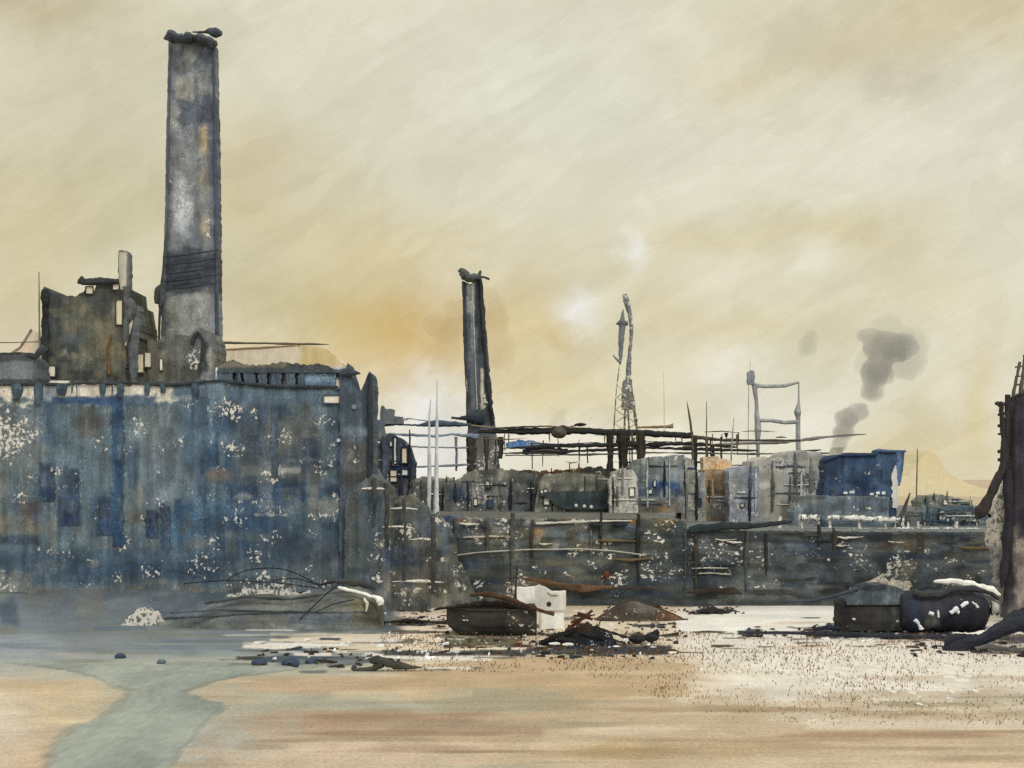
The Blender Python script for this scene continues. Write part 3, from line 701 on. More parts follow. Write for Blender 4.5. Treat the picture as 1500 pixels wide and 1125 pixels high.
m = MB(); bar(m, [(160, 548), (158, 510), (163, 490)], d - .25, [.14, .1, .12], (104, 78, 48), .6, .3); m.build('drainpipe', M_iron, root)

# pale canvas roof beside it, storage tank, mast, cable
d = 154.0
root = thing('gabled_shed', 'cream gabled shed half hidden left of the dark boiler house', 'shed', (wx(45, d), d, 0))
m = MB(); m.facade(14, 72, [(14, 518), (30, 507), (40, 492), (46, 483), (54, 487), (66, 482), (72, 480)], 905, d, 8, Paint((222, 208, 182), 3).wash(14, 500, 50, 520, (226, 200, 170), .7), res=2, rag=1, seed=3); m.build('wall', M_pale, root)
m = MB(); bar(m, [(12, 520), (30, 508), (46, 482)], d - .1, .1, (150, 138, 116), .5); m.build('roof_edge', M_wood, root)
d = 131.0
root = thing('storage_tank', 'rounded grey storage tank at the left edge on stub legs', 'tank', (wx(20, d), d, wz(563, d)))
m = MB(); m.facade(-30, 55, [(-30, 521), (0, 521), (40, 520), (50, 524), (55, 534)], 562, d - 1.2, 3.5, Paint((104, 110, 108), 4, .02).many([(-30, 519, 55, 530, (66, 70, 70), .85, .5, .5), (48, 520, 62, 563, (70, 76, 76), .8, .5, .4), (10, 530, 45, 556, (120, 126, 124), .6, .8, .4, False), (-30, 556, 55, 563, (56, 60, 60), .85, .5, .5)]), res=1.4, rag=.8, side=1.5, seed=12, bulge=.5); m.build('shell', M_steel, root)
for x in (8, 24, 50):
    m = MB(); m.tube([at(x, 562, d), at(x, 571, d)], .4, (80, 92, 100), 8, .3, .3); m.build('leg', M_iron, root)
m = MB(); bar(m, [(-30, 520), (30, 519), (52, 522), (66, 508)], d - 1.3, [.15, .2, .25, .3], (58, 62, 62), .5, .3); m.build('rim', M_iron, root)
d = 149.0
m = MB(); bar(m, [(58, 560), (57.5, 450), (57, 398)], d, [.09, .07, .04], (112, 106, 88), .5, .5)
tag(recentre(m.build('mast', M_iron)), 'thin lone mast standing left of the boiler house', 'mast')
m = MB(); m.tube([at(-60, 503, 150.5), at(30, 501.5, 150.5), at(66, 500, 150.5)], [.05, .06, .09], (120, 112, 92), 6, .6, .4)
tag(recentre(m.build('cable', M_iron)), 'thin cable running off the left edge from the boiler house', 'cable')

d = 149.2
root = thing('vent_pipe', 'pale round topped vent pipe standing on the boiler house roof corner', 'vent pipe', (wx(181, d), d, wz(470, d)))
m = MB(); m.facade(172, 190, [(172, 370), (174, 367), (188, 368), (190, 372)], 424, d, 1.2, Paint((176, 170, 150), 3).many([(170, 364, 175, 430, (96, 94, 90), .9, .5, .3), (186, 364, 193, 430, (96, 94, 90), .9, .5, .3), (170, 362, 192, 370, (92, 90, 86), .9, .5, .3)]), res=.8, rag=.4, side=.5, bulge=.3, edges=[(366, 173, 189), (400, 173, 190), (424, 176, 189)]); m.build('flue', M_pale, root)
m = MB(); bar(m, [(184, 420), (186, 432), (184, 440), (190, 444), (194, 452), (190, 462), (185, 470), (184, 500)], d, [.45, .3, .35, .6, .5, .55, .35, .3], (84, 86, 84), .4, .2); m.build('elbow', M_iron, root)
root = thing('leaning_pipe', 'leaning grey exhaust pipe beside the boiler house wall', 'pipe', (wx(199, d), d, wz(560, d)))
m = MB(); bar(m, [(196, 560), (196, 505), (198, 490), (203, 455), (204, 449)], d + .5, [.35, .5, .6, .5, .3], (88, 92, 92), .4, .25); m.build('pipe', M_iron, root)
m = MB(); bar(m, [(184, 506), (190, 480), (197, 460)], d + .4, [.12, .25, .12], (208, 198, 172), .4, .25); m.build('strut', M_pale, root)

# ---------------------------------------------------------------- great stack
d = 160.0
root = thing('chimney_stack', 'tallest chimney, broad grey sooty stack towering over the blue hall', 'chimney', (wx(280, d), d, 0))
P = Paint((114, 117, 118), 15, .0).many([
    (244, 60, 320, 120, (92, 98, 100), .85, .5, .5), (262, 75, 300, 100, (164, 162, 148), .75, .7, .6, False, 12), (258, 88, 284, 116, (74, 78, 78), .8, .7, .5, False), (288, 70, 320, 92, (84, 88, 92), .9, .5, .5),
    (254, 110, 276, 150, (160, 158, 144), .8, .6, .5, False), (268, 100, 304, 160, (150, 148, 136), .6, .6, .6, False), (284, 138, 318, 182, (80, 86, 92), .9, .4, .5), (266, 150, 290, 190, (86, 92, 98), .8, .5, .5, False), (248, 150, 268, 190, (168, 166, 156), .8, .6, .6, False),
    (250, 185, 316, 270, (132, 134, 132), .7), (292, 180, 306, 235, (170, 146, 104), .8, .7, .5, False), (290, 230, 308, 300, (142, 130, 104), .6, .7, .5, False), (250, 255, 280, 345, (178, 180, 178), .8, .7, .6, False, 9), (256, 300, 300, 360, (122, 126, 128), .5),
    (296, 310, 312, 362, (190, 172, 136), .7, .6, .6, False), (304, 180, 322, 370, (88, 94, 102), .8, .5, .3, True, 8, 40), (240, 200, 252, 350, (96, 100, 102), .7, .6, .4, True, 8, 40),
    (240, 368, 322, 428, (74, 78, 80), .97, .2, .4), (270, 362, 318, 385, (80, 84, 88), .9, .4, .5), (238, 428, 322, 500, (152, 152, 142), .85, .4, .4), (275, 436, 310, 480, (172, 174, 168), .7, .7, .6, False), (236, 434, 262, 500, (130, 126, 108), .7, .6, .4),
    (300, 440, 322, 500, (128, 132, 136), .7, .6, .4), (230, 488, 325, 520, (110, 108, 96), .7, .6, .5)])
P.scatter(46, 240, 60, 322, 500, [(136, 137, 132), (92, 98, 102), (148, 147, 138), (106, 106, 98), (80, 86, 92)], (6, 24), (12, 60), .55, 1); P.wash(238, 370, 322, 428, (70, 74, 78), .9, .3, .4); P.wash(238, 430, 322, 500, (150, 150, 140), .5, .5, .5); P.wash(262, 150, 312, 185, (84, 90, 96), .8, .4, .5); P.wash(252, 255, 286, 350, (176, 178, 174), .7, .6, .6, False); P.specks(14, 244, 180, 318, 500, (4, 9), (.38, .5), 2)
P.dry(250, 250, 284, 350, .42); P.dry(298, 290, 314, 372, .5); P.dry(232, 350, 242, 520, .4)
m = MB(); m.facade(244, 318, [(244, 60), (318, 62)], 905, d, 3, P, res=1.3, rag=1.2, side=.7, seed=6, bulge=.5, edges=[(58, 247, 312), (120, 246, 313), (200, 244, 315), (350, 241, 317), (560, 236, 319), (905, 224, 322)])
m.build('shaft', M_chim, root)
m = MB(); m.tube([at(240, 57, d - .8), at(252, 54, d - .8), at(268, 57, d - .8), at(290, 56, d - .8), at(306, 62, d - .8), at(317, 64, d - .8)], [.08, .55, .5, .45, .55, .3], (74, 80, 84), 10, .5, .15, 2.5)
m.tube([at(282, 47, d - .8), at(300, 47, d - .8), at(306, 46, d - .8), at(316, 48, d - .8), at(325, 49, d - .8)], [.07, .16, .35, .6, .25], (66, 72, 76), 10, .3, .12, 1.2); m.build('rim', M_iron, root)
for pts_, r, c in (([(313, 70), (314, 200), (317, 350), (319, 560)], .17, (74, 80, 90)), ([(249, 70), (246, 200), (243, 350), (238, 500)], .17, (84, 88, 92))):
    m = MB(); bar(m, pts_, d - .15, r, c, .7, .5); m.build('corner_iron', M_iron, root)
m = MB(); bar(m, [(231, 560), (234, 460), (238, 400), (243, 345)], d - .8, [.12, .15, .12, .1], (70, 70, 64), .6, .4); m.build('downpipe', M_iron, root)
m = MB(); bar(m, [(229, 445), (232, 425), (236, 418), (237, 440), (234, 450)], d - .9, [.2, .45, .3, .4, .2], (72, 72, 70), .5, .3); m.build('hopper', M_iron, root)
m = MB(); bar(m, [(323, 502), (400, 503), (450, 504), (482, 504.5)], d - .2, [.13, .11, .14, .04], (100, 92, 72), .6, .4); m.build('boom', M_iron, root)
m = MB()
for y in (372, 384, 397, 408, 420):
    bar(m, [(241, y + 4), (275, y + 1), (320, y - 6)], d - 1.0, [.08, .12, .05], (54, 58, 62), .6, .4)
m.build('band', M_iron, root)

d = 152.5
root = thing('stack_house', 'patchy olive block wrapped round the foot of the tallest chimney', 'building', (wx(268, d), d, 0))
P = Paint((98, 98, 90), 17, .1).many([(216, 496, 250, 560, (110, 106, 88), .8), (250, 492, 300, 520, (104, 104, 98), .7), (282, 482, 316, 560, (112, 112, 112), .8, .5, .5), (294, 500, 306, 545, (62, 64, 64), .9, .5, .5), (236, 530, 300, 562, (78, 78, 70), .8, .6, .5), (302, 505, 316, 545, (148, 142, 128), .8, .5, .5, False), (230, 500, 244, 514, (70, 72, 68), .8, .6, .5)])
P.dry(268, 505, 300, 550, .6)
m = MB(); m.facade(217, 318, [(217, 497), (232, 500), (240, 492), (262, 490), (280, 492), (284, 484), (292, 480), (306, 486), (312, 492), (318, 500)], 905, d, 5, P, res=1.4, rag=1.4, seed=14, side=1.5); m.build('wall', M_wall, root)
for p, c in (((188, 518, 211, 546), (224, 208, 176)), ((212, 516, 222, 538), (228, 214, 188)), ((234, 525, 239, 543), (230, 220, 198))):
    win(root, 'window', *p, 152.4, c, (84, 82, 72), .06)
m = MB(); m.facade(184, 222, [(184, 514), (200, 516), (222, 512)], 905, 152.7, 4, Paint((96, 92, 78), 2, .2), res=2, seed=4); m.build('lean_to', M_wall, root)
m = MB(); bar(m, [(292, 548), (296, 520), (298, 500), (290, 486), (284, 494), (281, 506)], 152.2, .17, (56, 58, 58), .5, .2); m.build('stove_pipe', M_iron, root)

d = 172.0
root = thing('low_shed', 'long low cream shed roofed beside the foot of the tallest chimney', 'shed', (wx(400, d), d, 0))
m = MB(); m.facade(322, 500, [(322, 512), (345, 510), (400, 508), (438, 506), (470, 508), (490, 520), (500, 530)], 905, d, 12, Paint((226, 208, 176), 4).many([(322, 508, 440, 540, (228, 210, 182), .8), (438, 505, 500, 540, (210, 184, 124), .8, .6, .6)]).dry(430, 505, 500, 540, .1), res=2, rag=1.2, seed=22); m.build('wall', M_pale, root)
m = MB(); bar(m, [(322, 512), (380, 509), (440, 505)], d - .1, .09, (186, 160, 122), .5); m.build('eave', M_wood, root)

# ---------------------------------------------------------------- quay: two levels of stained wall
d = 132.0
ZL, ZR = wz(762, d), wz(780, d)
QP = Paint((66, 70, 66), 41, .1).many([
    (545, 744, 700, 880, (82, 80, 72), .8, .5, .4, True, 22, 16), (553, 725, 600, 800, (126, 118, 92), .7, .7, .5, False), (620, 760, 660, 870, (132, 134, 122), .7, .6, .5, True, 10, 30), (560, 790, 625, 835, (60, 72, 90), .7, .6, .4),
    (600, 740, 640, 800, (70, 86, 108), .6, .7, .4), (636, 756, 690, 772, (44, 74, 124), .9, .5, .5), (660, 735, 720, 775, (136, 130, 122), .6, .6, .6, False), (690, 770, 800, 800, (104, 92, 62), .7, .6, .5), (780, 768, 800, 790, (150, 98, 46), .7, .6, .6, False),
    (740, 745, 1000, 764, (88, 92, 84), .7, .5, .5), (800, 768, 1000, 800, (84, 82, 70), .7, .5, .5), (920, 760, 935, 775, (164, 108, 48), .8, .7, .6, False), (950, 735, 1000, 770, (122, 96, 58), .7, .7, .6, False), (700, 800, 960, 812, (104, 104, 92), .5, .7, .6),
    (660, 806, 960, 850, (84, 86, 80), .8, .5, .4, True, 30, 12), (670, 815, 700, 830, (52, 58, 66), .8, .5, .5), (810, 800, 840, 815, (48, 54, 62), .8, .6, .5, False), (900, 790, 1010, 830, (50, 56, 62), .8, .5, .5), (720, 850, 800, 862, (150, 130, 104), .5, .6, .6),
    (545, 850, 660, 885, (146, 138, 120), .8, .5, .5), (990, 780, 1300, 850, (62, 66, 66), .85, .5, .4, True, 26, 18), (1030, 785, 1070, 830, (108, 114, 114), .6, .6, .5, True, 10, 24), (1090, 790, 1140, 860, (88, 88, 78), .7, .6, .5), (1010, 800, 1040, 860, (46, 52, 56), .8, .5, .4, True, 10, 30),
    (1040, 850, 1220, 882, (104, 104, 98), .75, .5, .5), (1170, 790, 1230, 840, (56, 58, 54), .8, .5, .4), (1230, 785, 1300, 830, (92, 98, 98), .7, .6, .4, True, 12, 30), (1290, 782, 1350, 812, (108, 86, 60), .7, .7, .6, False), (1300, 810, 1350, 856, (132, 128, 114), .75, .6, .5, False),
    (1340, 780, 1480, 850, (98, 100, 100), .8, .5, .4, True, 14, 30), (1395, 825, 1420, 845, (40, 38, 40), .85, .6, .5, False), (1450, 790, 1490, 860, (128, 130, 132), .7, .6, .4), (1480, 790, 1600, 900, (134, 126, 114), .8, .5, .4), (1200, 858, 1500, 890, (110, 106, 96), .6, .6, .5),
    (1000, 862, 1250, 872, (46, 46, 44), .75, .5, .7), (1160, 864, 1195, 876, (34, 34, 32), .8, .6, .6, False)])
for q in ((620, 755, 665, 870, .55), (655, 735, 720, 790, .5), (690, 760, 800, 800, .42), (955, 730, 1010, 800, .45), (1000, 780, 1075, 850, .42), (1085, 790, 1145, 850, .42), (1225, 790, 1290, 850, .42), (1285, 805, 1345, 850, .58), (1150, 782, 1260, 800, .36), (930, 800, 1000, 870, .4), (560, 850, 660, 884, .5), (1270, 830, 1330, 862, .6)): QP.dry(*q)
QP.scatter(110, 545, 735, 1010, 800, [(132, 130, 116), (60, 64, 62), (96, 92, 72), (112, 122, 128), (70, 84, 104), (52, 54, 50), (150, 148, 136), (120, 92, 54)], (8, 50), (4, 24), .7, 1)
QP.scatter(70, 545, 795, 1010, 880, [(92, 90, 78), (60, 66, 66), (108, 106, 92), (70, 74, 72), (50, 52, 50), (124, 118, 102)], (10, 60), (6, 36), .6, 2)
QP.scatter(110, 1000, 780, 1500, 872, [(54, 58, 60), (92, 96, 94), (74, 78, 74), (110, 114, 110), (64, 60, 48), (46, 50, 52), (84, 94, 102)], (8, 44), (8, 44), .65, 3)
QP.scatter(60, 560, 770, 1460, 880, [(46, 60, 76), (40, 48, 54), (52, 54, 46), (58, 72, 88)], (30, 130), (4, 14), .6, 11)
QP.specks(70, 560, 745, 1010, 880, (5, 20), (.42, .6), 6); QP.specks(60, 1000, 785, 1470, 860, (5, 18), (.4, .55), 7)
root = thing('quay', 'long stained dark grey quay wall along the back of the sand', 'quay', (wx(1000, d), d, 0))
m = MB(); m.facade(540, 1002, [(540, 745), (600, 750), (700, 760), (1002, 762)], 895, d, 3, QP, res=1.7, rag=1.3, seed=2, side=0); m.build('wall', M_quay, root, label='taller quay wall nearer the factory hall')
m = MB(); m.facade(1002, 1640, [(1002, 776), (1100, 779), (1300, 781), (1640, 782)], 895, d, 3, QP, res=1.7, rag=1.3, seed=7, side=0); m.build('wall', M_quay, root, label='lower quay wall beneath the blue shed')
m = MB(); m.box(wx(400, 165), wx(1002, d), d + 2.6, 265, 0, ZL, (100, 98, 88)); m.build('deck', M_far, root)
m = MB(); m.box(wx(1002, d) + .02, wx(1640, d) + 40, d + 2.6, 265, 0, ZR - .05, (110, 112, 106)); m.build('deck', M_far, root)
m = MB(); bar(m, [(785, 767), (830, 765), (880, 763), (926, 763)], d - .15, [.1, .15, .1, .06], (190, 186, 168), .7, .3); m.build('coping', M_pale, root)
m = MB(); bar(m, [(1010, 777), (1060, 771), (1100, 771), (1160, 764)], d - .15, [.35, .45, .3, .15], (40, 46, 48), .6, .4); m.build('fender', M_iron, root)
m = MB(); m.tube([at(650, 816, d - .25), at(700, 809, d - .25), at(770, 805, d - .25), at(850, 804, d - .25), at(900, 807, d - .25), at(945, 813, d - .25)], .06, (178, 174, 156), 6, .6, .3)
tag(recentre(m.build('mooring_rope', M_pale)), 'slack pale rope hung in a shallow arc on the quay wall', 'rope')
m = MB(); m.lump(at(888, 842, d - .35), (.34, .2, .34), (92, 46, 34), 3, .15); tag(recentre(m.build('buoy', M_iron, smooth=True)), 'round rust red buoy hanging on the dark quay wall', 'buoy')
for x, lb in ((871, 'small black fender hanging below the pale coping of the quay'), (908, 'longer black fender right of the small one below the pale coping')):
    m = MB(); m.lump(at(x, 769, d - .4), (.5 if x < 900 else .72, .28, .22), (34, 38, 42), 3, .2); tag(recentre(m.build('rubber_fender', M_iron, smooth=True)), lb, 'fender', 'fenders on the quay wall')

rq = random.Random(5); root = bpy.data.objects['quay']
for k in range(17):
    x = 660 + k * 47 + rq.uniform(-22, 22); yt = (758 if x < 1000 else 776) + rq.uniform(-10, 6); yb = rq.uniform(800, 878)
    if 1250 < x < 1440: continue
    m = MB(); bar(m, [(x, yb), (x + rq.uniform(-2, 2), (yt + yb) / 2), (x + rq.uniform(-2, 2), yt)], 131.85, [rq.uniform(.04, .1), rq.uniform(.12, .26), rq.uniform(.08, .2)], rq.choice([(52, 56, 56), (74, 76, 70), (46, 46, 44), (96, 98, 92), (62, 58, 48)]), .8, .3); m.build('fender_pile', M_wood, root)
for k in range(24):
    x = rq.uniform(660, 1440); y = rq.uniform(762, 800) if x < 1000 else rq.uniform(778, 806); L = rq.uniform(14, 70)
    if k % 3 == 0: y = rq.uniform(800, 868)
    m = MB(); bar(m, [(x, y), (x + L * .4, y + rq.uniform(-2, 2)), (x + L, y + rq.uniform(-2, 2))], 131.8, [.03, rq.uniform(.06, .16), .03], rq.choice([(206, 200, 184, .4), (60, 62, 60, 0), (48, 52, 56, 0), (188, 180, 158, .4), (104, 88, 62, 0)]), .9, .25); m.build('ledge', M_pale, root)

# ================================================================== ON THE QUAY
def shed(name, label, cat, x0, x1, top, d, depth, paint, mat=None, rag=1.2, side=1.0, base=None, wins=(), roofbar=None, res=1.6, seed=3, group=None):
    zb = ZL - .1 if (x0 + x1) / 2 < 1000 else ZR - .15
    yb = base or HY + (H - zb) * F / d
    t = top if not np.isscalar(top) else [(x0, top), (x1, top)]
    r = thing(name, label, cat, (wx((x0 + x1) / 2, d), d, wz(yb, d)), group)
    paint = as_paint(paint); b_ = np.array(paint.base)
    w_ = x1 - x0; ya = min(q[1] for q in t)
    paint.scatter(int(8 + w_ / 5), x0, ya, x1, yb, [tuple(b_ * k) for k in (.68, .8, 1.15, 1.3)] + [tuple(b_ * .6 + np.array((70, 78, 88)) * .4), tuple(b_ * .6 + np.array((150, 130, 90)) * .4)], (5, max(8, w_ * .35)), (4, 22), .6, seed)
    paint.specks(int(2 + w_ / 14), x0, ya, x1, yb, (4, 12), (.42, .6), seed)
    m = MB(); m.facade(x0, x1, t, yb, d, depth, paint, res=res, rag=rag, side=side, seed=seed); m.build('wall', mat or M_far, r)
    if roofbar:
        m = MB(); bar(m, [(x, y) for x, y in t], d - .15, roofbar[0], roofbar[1], .6, .5); m.build('roof_edge', M_iron, r)
    for k in wins: win(r, k[0], *k[1], d - .05, k[2], k[3] if len(k) > 3 else (52, 56, 58), k[4] if len(k) > 4 else .08)
    q_ = random.Random(int(x0) * 3 + seed); h_ = min(yb, 764 if x0 < 1000 else 780) - ya
    if group != 'plain' and w_ > 18:
        for k in range(int(1 + w_ / 16)):
            x = q_.uniform(x0 + 3, x1 - 3); yt = ya + q_.uniform(-8, h_ * .5); y2 = min(yb, yt + q_.uniform(.3, .8) * h_ + 6)
            m = MB(); bar(m, [(x, y2), (x + q_.uniform(-1, 1), (yt + y2) / 2), (x, yt)], d - .1, [q_.uniform(.05, .12), q_.uniform(.1, .22), .06], q_.choice([tuple(b_ * .55), tuple(b_ * .7), tuple(b_ * 1.25), tuple(b_ * .8), (44, 46, 48)]), .8, .3); m.build('batten', M_wood, r)
        for k in range(int(1 + w_ / 26)):
            x = q_.uniform(x0 + 2, x1 - 14); y = ya + q_.uniform(.15, .95) * h_; L = min(q_.uniform(10, 46), x1 - x - 2)
            m = MB(); bar(m, [(x, y), (x + L / 2, y + q_.uniform(-1, 1)), (x + L, y)], d - .12, [q_.uniform(.02, .1), q_.uniform(.04, .1), q_.uniform(.02, .1)], q_.choice([(216, 210, 194, .4), (50, 54, 56, 0), (60, 76, 98, 0)]), .9, .25); m.build('ledge', M_pale, r)
        for k in range(int(w_ / 34)):
            x = q_.uniform(x0 + 4, x1 - 12); y = ya + q_.uniform(.25, .75) * h_
            win(r, 'window', x, y, x + q_.uniform(4, 9), y + q_.uniform(5, 13), d - .05, q_.choice([(226, 220, 202), (52, 58, 66), (190, 186, 168), (62, 80, 104)]), (64, 66, 64), .06)
    if group == 'plain' and 'group' in r: del r['group']
    return r


# frame house with bright openings right of the tower
r = shed('frame_house', 'narrow dark navy frame house with slim white openings beside the horned tower', 'house', 560, 606, [(560, 640), (570, 636), (585, 640), (598, 652), (606, 676)], 172, 5,
         Paint((70, 76, 84), 5, .1).many([(572, 676, 606, 705, (36, 52, 86), .9, .4, .5), (588, 650, 606, 690, (48, 54, 66), .8, .5, .4), (560, 690, 600, 716, (60, 56, 52), .7, .6, .6)]), rag=1.5,
         wins=[('window', (576.5, 640, 581.5, 680), (236, 226, 206), (44, 48, 58), .1), ('window', (588, 655, 597, 679), (226, 208, 178), (40, 48, 62), .12), ('window', (545, 645, 558, 650), (236, 226, 208), (60, 66, 70), .08),
               ('window', (571, 646, 575, 654), (230, 224, 210), (60, 66, 70), .06), ('window', (571, 688, 582, 706), (228, 210, 178), (42, 46, 52), .1), ('window', (587, 687, 598, 697), (216, 206, 186), (38, 50, 76), .1)])
shed('slate_house', 'low slate blue house tucked between hall and dark frame house', 'house', 540, 562, [(540, 618), (556, 616), (562, 640)], 173, 5, Paint((88, 100, 108), 5, .1).many([(540, 630, 562, 645, (190, 176, 140), .5, .7, .6)]), seed=9)

# second stack
d = 200.0
root = thing('tapered_stack', 'shorter dark striped chimney with crooked rim in the middle distance', 'chimney', (wx(700, d), d, ZL))
P = Paint((84, 88, 92), 8).many([(676, 400, 684, 620, (62, 66, 70), .8, .5, .4, True, 6, 60), (682, 410, 692, 460, (150, 146, 130), .7, .6, .5, True, 5, 30), (690, 415, 696, 520, (162, 162, 152), .75, .5, .4, True, 4, 40), (696, 400, 712, 520, (52, 54, 56), .85, .4, .3, True, 6, 60),
     (686, 480, 700, 600, (124, 128, 130), .6, .6, .4, True, 4, 60), (684, 540, 690, 600, (70, 74, 78), .7), (704, 540, 709, 600, (206, 196, 168), .85, .4, .7, True, 4, 14), (710, 560, 722, 620, (64, 64, 60), .8), (684, 606, 724, 625, (60, 64, 68), .7), (684, 640, 730, 700, (112, 108, 96), .8, .5, .5)])
P.dry(702, 560, 718, 616, .55); P.dry(690, 640, 735, 720, .55); P.dry(680, 410, 700, 470, .35)
m = MB(); m.facade(678, 708, [(678, 412), (690, 418), (695, 414), (700, 409), (708, 408)], 742, d, 3.4, P, res=.9, rag=1.0, side=.9, seed=8, bulge=.5, edges=[(405, 677, 706), (500, 680, 713), (600, 685, 722), (640, 685, 728), (742, 682, 736)]); m.build('shaft', M_chim, root)
m = MB(); m.tube([at(671, 398, d - .4), at(676, 396, d - .4), at(680, 402, d - .4), at(688, 408, d - .4), at(697, 406, d - .4), at(702, 404, d - .4)], [.1, .45, .75, .75, .5, .2], (82, 84, 80), 10, .4, .15, 1.6)
m.tube([at(700, 409, d - .5), at(703, 399, d - .5), at(704, 396, d - .5)], [.35, .3, .1], (66, 68, 66), 8, .4, .15); m.tube([at(702, 405, d - .5), at(708, 406, d - .5), at(717, 409, d - .5)], [.2, .16, .18], (64, 66, 64), 8, .5, .2); m.build('rim', M_iron, root)
for q, r_, c in (([(704, 408), (708, 480), (714, 560), (723, 622)], .2, (54, 54, 52)), ([(678, 412), (680, 500), (684, 590), (685, 620)], .14, (62, 64, 66)), ([(692, 420), (695, 500), (699, 600)], .09, (170, 168, 156))):
    m = MB(); bar(m, q, d - .6, r_, c, .7, .5); m.build('corner_iron', M_chim, root)
m = MB(); bar(m, [(661, 612), (672, 613), (684, 612), (700, 613), (708, 618)], d - 1.0, [.2, .2, .45, .8, .4], (48, 54, 60), .6, .25); m.build('gallery', M_iron, root)

# pipe bridge
d = 180.0
root = thing('pipe_bridge', 'long dark pipe bridge on trestle legs crossing the middle of the picture', 'bridge', (wx(880, d), d, ZL))
K = (46, 46, 42)
for q, r_, c, dd in (([(700, 632), (780, 632), (830, 630), (900, 633), (1015, 638)], [.25, .4, .5, .42, .45], K, 0), ([(1015, 640), (1060, 645), (1110, 645), (1172, 645)], [.35, .22, .16, .12], (72, 68, 60), 0)):
    m = MB(); bar(m, q, d, r_, c, .55, .4, dd=dd); m.build('girder', M_iron, root)
for q, r_, c in (([(735, 657), (800, 654), (870, 652), (960, 651), (1015, 650), (1080, 655)], [.12, .25, .22, .35, .3, .2], K), ([(735, 664), (800, 663), (860, 660), (950, 656), (1060, 659), (1110, 660)], [.08, .2, .16, .2, .2, .1], K),
                 ([(740, 667), (860, 666), (950, 663), (1100, 665), (1200, 664), (1290, 664)], [.1, .12, .1, .12, .1, .04], (88, 84, 74)), ([(690, 623), (730, 627), (800, 624), (860, 627)], [.08, .09, .1, .06], (150, 130, 96))):
    m = MB(); bar(m, q, d - .3, r_, c, .8, .4); m.build('pipe', M_iron, root)
for q, r_, c in (([(548, 625), (580, 622), (612, 623), (640, 620), (690, 622)], [.08, .12, .2, .45, .25], (74, 84, 94)), ([(545, 637), (580, 636), (640, 639), (660, 636), (700, 640)], [.3, .16, .2, .2, .3], (132, 144, 154)), ([(560, 651), (620, 655), (690, 656)], [.1, .12, .1], (140, 142, 144)), ([(548, 616), (600, 613), (650, 620)], [.12, .1, .06], (150, 160, 166)), ([(610, 684), (650, 682), (700, 680)], [.1, .14, .1], (128, 132, 136))):
    m = MB(); bar(m, q, d - .5, r_, c, .8, .4); m.build('pipe', M_steel, root)
for x, y0, y1, w, c in ((893, 636, 734, .42, (44, 44, 40)), (912, 634, 736, .62, (50, 46, 38)), (938, 632, 700, .5, (62, 54, 42)), (1017, 640, 736, .3, (50, 46, 40)), (1035, 644, 720, .17, (60, 54, 46)), (1044, 652, 730, .2, (58, 52, 44)), (1056, 640, 720, .12, (92, 80, 64)), (668, 640, 690, .16, (120, 124, 128)), (690, 640, 736, .5, (66, 60, 50)), (712, 640, 700, .3, (70, 64, 56)), (733, 640, 672, .35, (52, 48, 42))):
    m = MB(); bar(m, [(x, y1), (x + .8, (y0 + y1) / 2), (x, y0)], d - .1, [w * .9, w, w * 1.1], c, .6, .35); m.build('leg', M_iron, root)
m = MB(); m.facade(741, 802, [(741, 648), (760, 645), (785, 646), (802, 650)], 656, d + .6, .8, Paint((120, 146, 178), 5, .2).many([(741, 644, 770, 656, (92, 128, 176), .8), (775, 644, 802, 656, (160, 164, 156), .6)]), res=1, rag=1, side=2, seed=4); m.build('tarpaulin', M_wall, root, label='pale blue tarpaulin tied under the girder')
m = MB(); m.facade(765, 832, [(765, 658), (790, 655), (832, 657)], 665, d + .5, .8, Paint((38, 50, 72), 5, .05), res=1, rag=1, side=2, seed=7); m.build('trough', M_wall, root, label='navy trough under the pale blue tarpaulin')
m = MB(); m.lump(at(850, 622, d), (.75, .4, .22), (40, 38, 36), 3, .2); bar(m, [(828, 627), (840, 624), (850, 622)], d, .08, K, .6, .3); m.build('cowl', M_iron, root)
m = MB(); m.lump(at(818, 634, d - .3), (1.0, .6, .7), (84, 78, 64), 3, .3); m.build('valve_box', M_iron, root)
rb = random.Random(9)
for k in range(30):
    x = rb.uniform(700, 1100); y0 = rb.uniform(632, 650); y1 = y0 + rb.uniform(8, 44)
    m = MB(); bar(m, [(x, y1), (x + rb.uniform(-1, 1), y0)], d - .35, [rb.uniform(.03, .09), rb.uniform(.06, .16)], rb.choice([K, (70, 66, 56), (92, 82, 62)]), .8, .25); m.build('hanger', M_iron, root)
for k in range(16):
    x = rb.uniform(690, 1100); y = rb.uniform(626, 690); L = rb.uniform(20, 110)
    m = MB(); bar(m, [(x, y), (x + L * .5, y + rb.uniform(-2, 2)), (x + L, y + rb.uniform(-2, 2))], d - .4, [.03, rb.uniform(.06, .15), .03], rb.choice([K, (64, 60, 50), (104, 92, 70), (52, 60, 74)]), .9, .3); m.build('cable_tray', M_iron, root)
root = thing('water_tank', 'small grey water tank perched at the left end of the bridge', 'tank', (wx(572, d), d, wz(622, d)))
m = MB(); m.facade(557, 577, [(557, 597), (560, 593), (565, 599), (577, 600)], 621, d - 1, 1.8, Paint((112, 116, 114), 4, .05).wash(557, 590, 563, 622, (92, 96, 96), .8), res=1, rag=.6, side=.6, seed=3); m.build('drum', M_steel, root)
m = MB(); m.facade(577, 590, [(577, 609), (590, 611)], 621, d - .9, 1.4, Paint((98, 102, 100), 4, .05), res=1, rag=.6, side=.6, seed=5); m.build('float_box', M_steel, root)
m = MB(); bar(m, [(589, 616), (596, 615), (600, 612)], d - .4, .06, (130, 116, 92), .5, .2); m.build('spout', M_iron, root)

